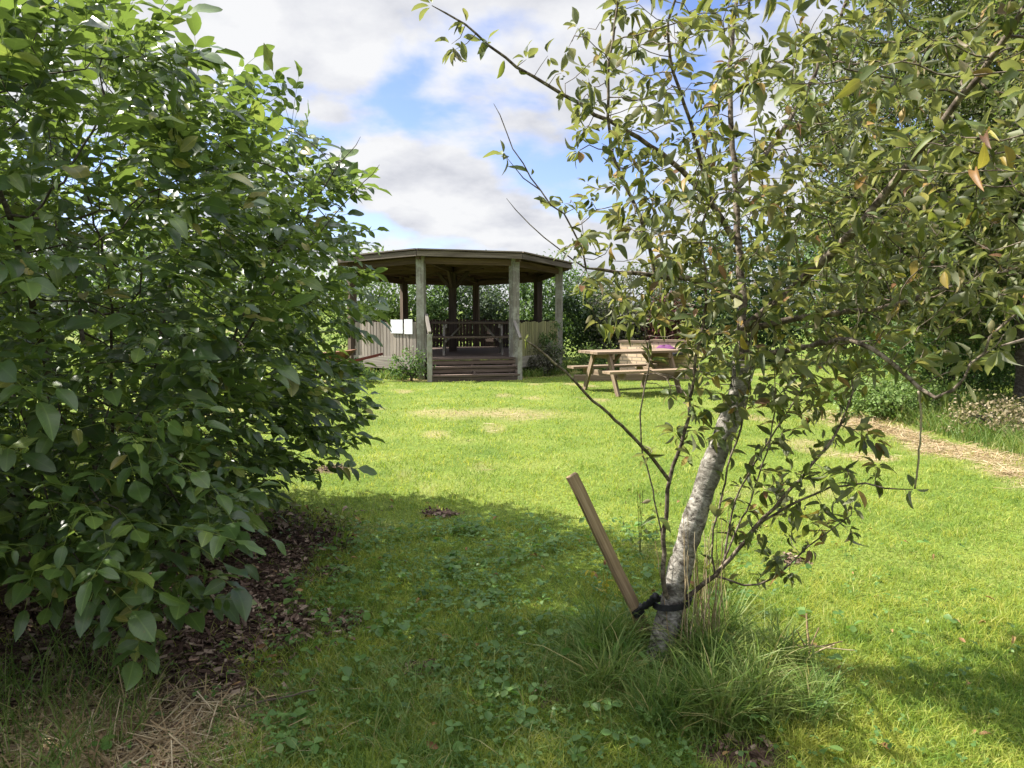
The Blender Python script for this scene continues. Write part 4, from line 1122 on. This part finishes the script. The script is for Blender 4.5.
# ------------------------------------------------------------------ sky, sun
SUN_DIR = nrm(np.array([-.95, .26, 0])); EL = 47
w = bpy.data.worlds.new('World'); scn.world = w; w.use_nodes = True
nt = w.node_tree; nt.nodes.clear(); L = nt.links.new
out = N(nt, 'ShaderNodeOutputWorld')
sky = N(nt, 'ShaderNodeTexSky', sky_type='NISHITA', sun_disc=False)
sky.sun_elevation = R(EL); sky.sun_rotation = math.atan2(SUN_DIR[0], SUN_DIR[1]); sky.air_density = 1.0; sky.dust_density = .6; sky.ozone_density = 1.3
bg = N(nt, 'ShaderNodeBackground', i_Strength=.075); L(mixc(nt, 1.0, sky.outputs[0], (.84, .84, 1.08), 'MULTIPLY'), bg.inputs[0])
tc = N(nt, 'ShaderNodeTexCoord'); sx = N(nt, 'ShaderNodeSeparateXYZ'); L(tc.outputs['Generated'], sx.inputs[0])
zz = N(nt, 'ShaderNodeMath', operation='MAXIMUM'); L(sx.outputs[2], zz.inputs[0]); zz.inputs[1].default_value = 0.0
za = N(nt, 'ShaderNodeMath', operation='ADD'); L(zz.outputs[0], za.inputs[0]); za.inputs[1].default_value = .32
dx = N(nt, 'ShaderNodeMath', operation='DIVIDE'); L(sx.outputs[0], dx.inputs[0]); L(za.outputs[0], dx.inputs[1])
dy = N(nt, 'ShaderNodeMath', operation='DIVIDE'); L(sx.outputs[1], dy.inputs[0]); L(za.outputs[0], dy.inputs[1])
cb = N(nt, 'ShaderNodeCombineXYZ'); L(dx.outputs[0], cb.inputs[0]); L(dy.outputs[0], cb.inputs[1])
mp = N(nt, 'ShaderNodeMapping'); mp.inputs['Location'].default_value = (7.1, 2.2, 0); L(cb.outputs[0], mp.inputs[0])
n1 = N(nt, 'ShaderNodeTexNoise', i_Scale=2.1, i_Detail=9.0, i_Roughness=.5, i_Distortion=.15); L(mp.outputs[0], n1.inputs['Vector'])
n2 = N(nt, 'ShaderNodeTexNoise', i_Scale=3.4, i_Detail=7.0, i_Roughness=.55); L(mp.outputs[0], n2.inputs['Vector'])
mask = ramp(nt, [(.40, (0, 0, 0)), (.52, (1, 1, 1))], 'EASE'); L(n1.outputs[0], mask.inputs[0])
cc2 = ramp(nt, [(.34, (.5, .515, .57)), (.46, (.64, .65, .69)), (.58, (.76, .765, .78))]); L(n2.outputs[0], cc2.inputs[0])
# cloud glow raised overhead, out of view, as added fill light for shade
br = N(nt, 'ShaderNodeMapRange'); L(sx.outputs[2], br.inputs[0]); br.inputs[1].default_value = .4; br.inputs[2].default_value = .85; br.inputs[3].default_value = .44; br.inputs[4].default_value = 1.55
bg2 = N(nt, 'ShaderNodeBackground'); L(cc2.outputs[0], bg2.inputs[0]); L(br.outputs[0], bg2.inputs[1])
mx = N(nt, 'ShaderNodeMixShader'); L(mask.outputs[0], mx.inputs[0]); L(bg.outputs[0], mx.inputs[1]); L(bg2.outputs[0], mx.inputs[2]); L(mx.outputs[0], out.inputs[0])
sd_ = bpy.data.lights.new('sun', 'SUN'); so = bpy.data.objects.new('sun', sd_); COL.objects.link(so)
sd_.energy = 5.0; sd_.angle = R(.53); sd_.color = (1, .95, .87)
sv = Vector((SUN_DIR[0] * math.cos(R(EL)), SUN_DIR[1] * math.cos(R(EL)), math.sin(R(EL))))
so.rotation_euler = sv.to_track_quat('Z', 'Y').to_euler(); so.location = (-20, 6, 25)

vs = scn.view_settings; vs.view_transform = 'Standard'; vs.look = 'None'; vs.exposure = 1.5; vs.gamma = 1; vs.use_curve_mapping = False
scn.cycles.max_bounces = 8; scn.cycles.transparent_max_bounces = 8; scn.cycles.transmission_bounces = 6; scn.cycles.diffuse_bounces = 4
scn.cycles.use_denoising = True
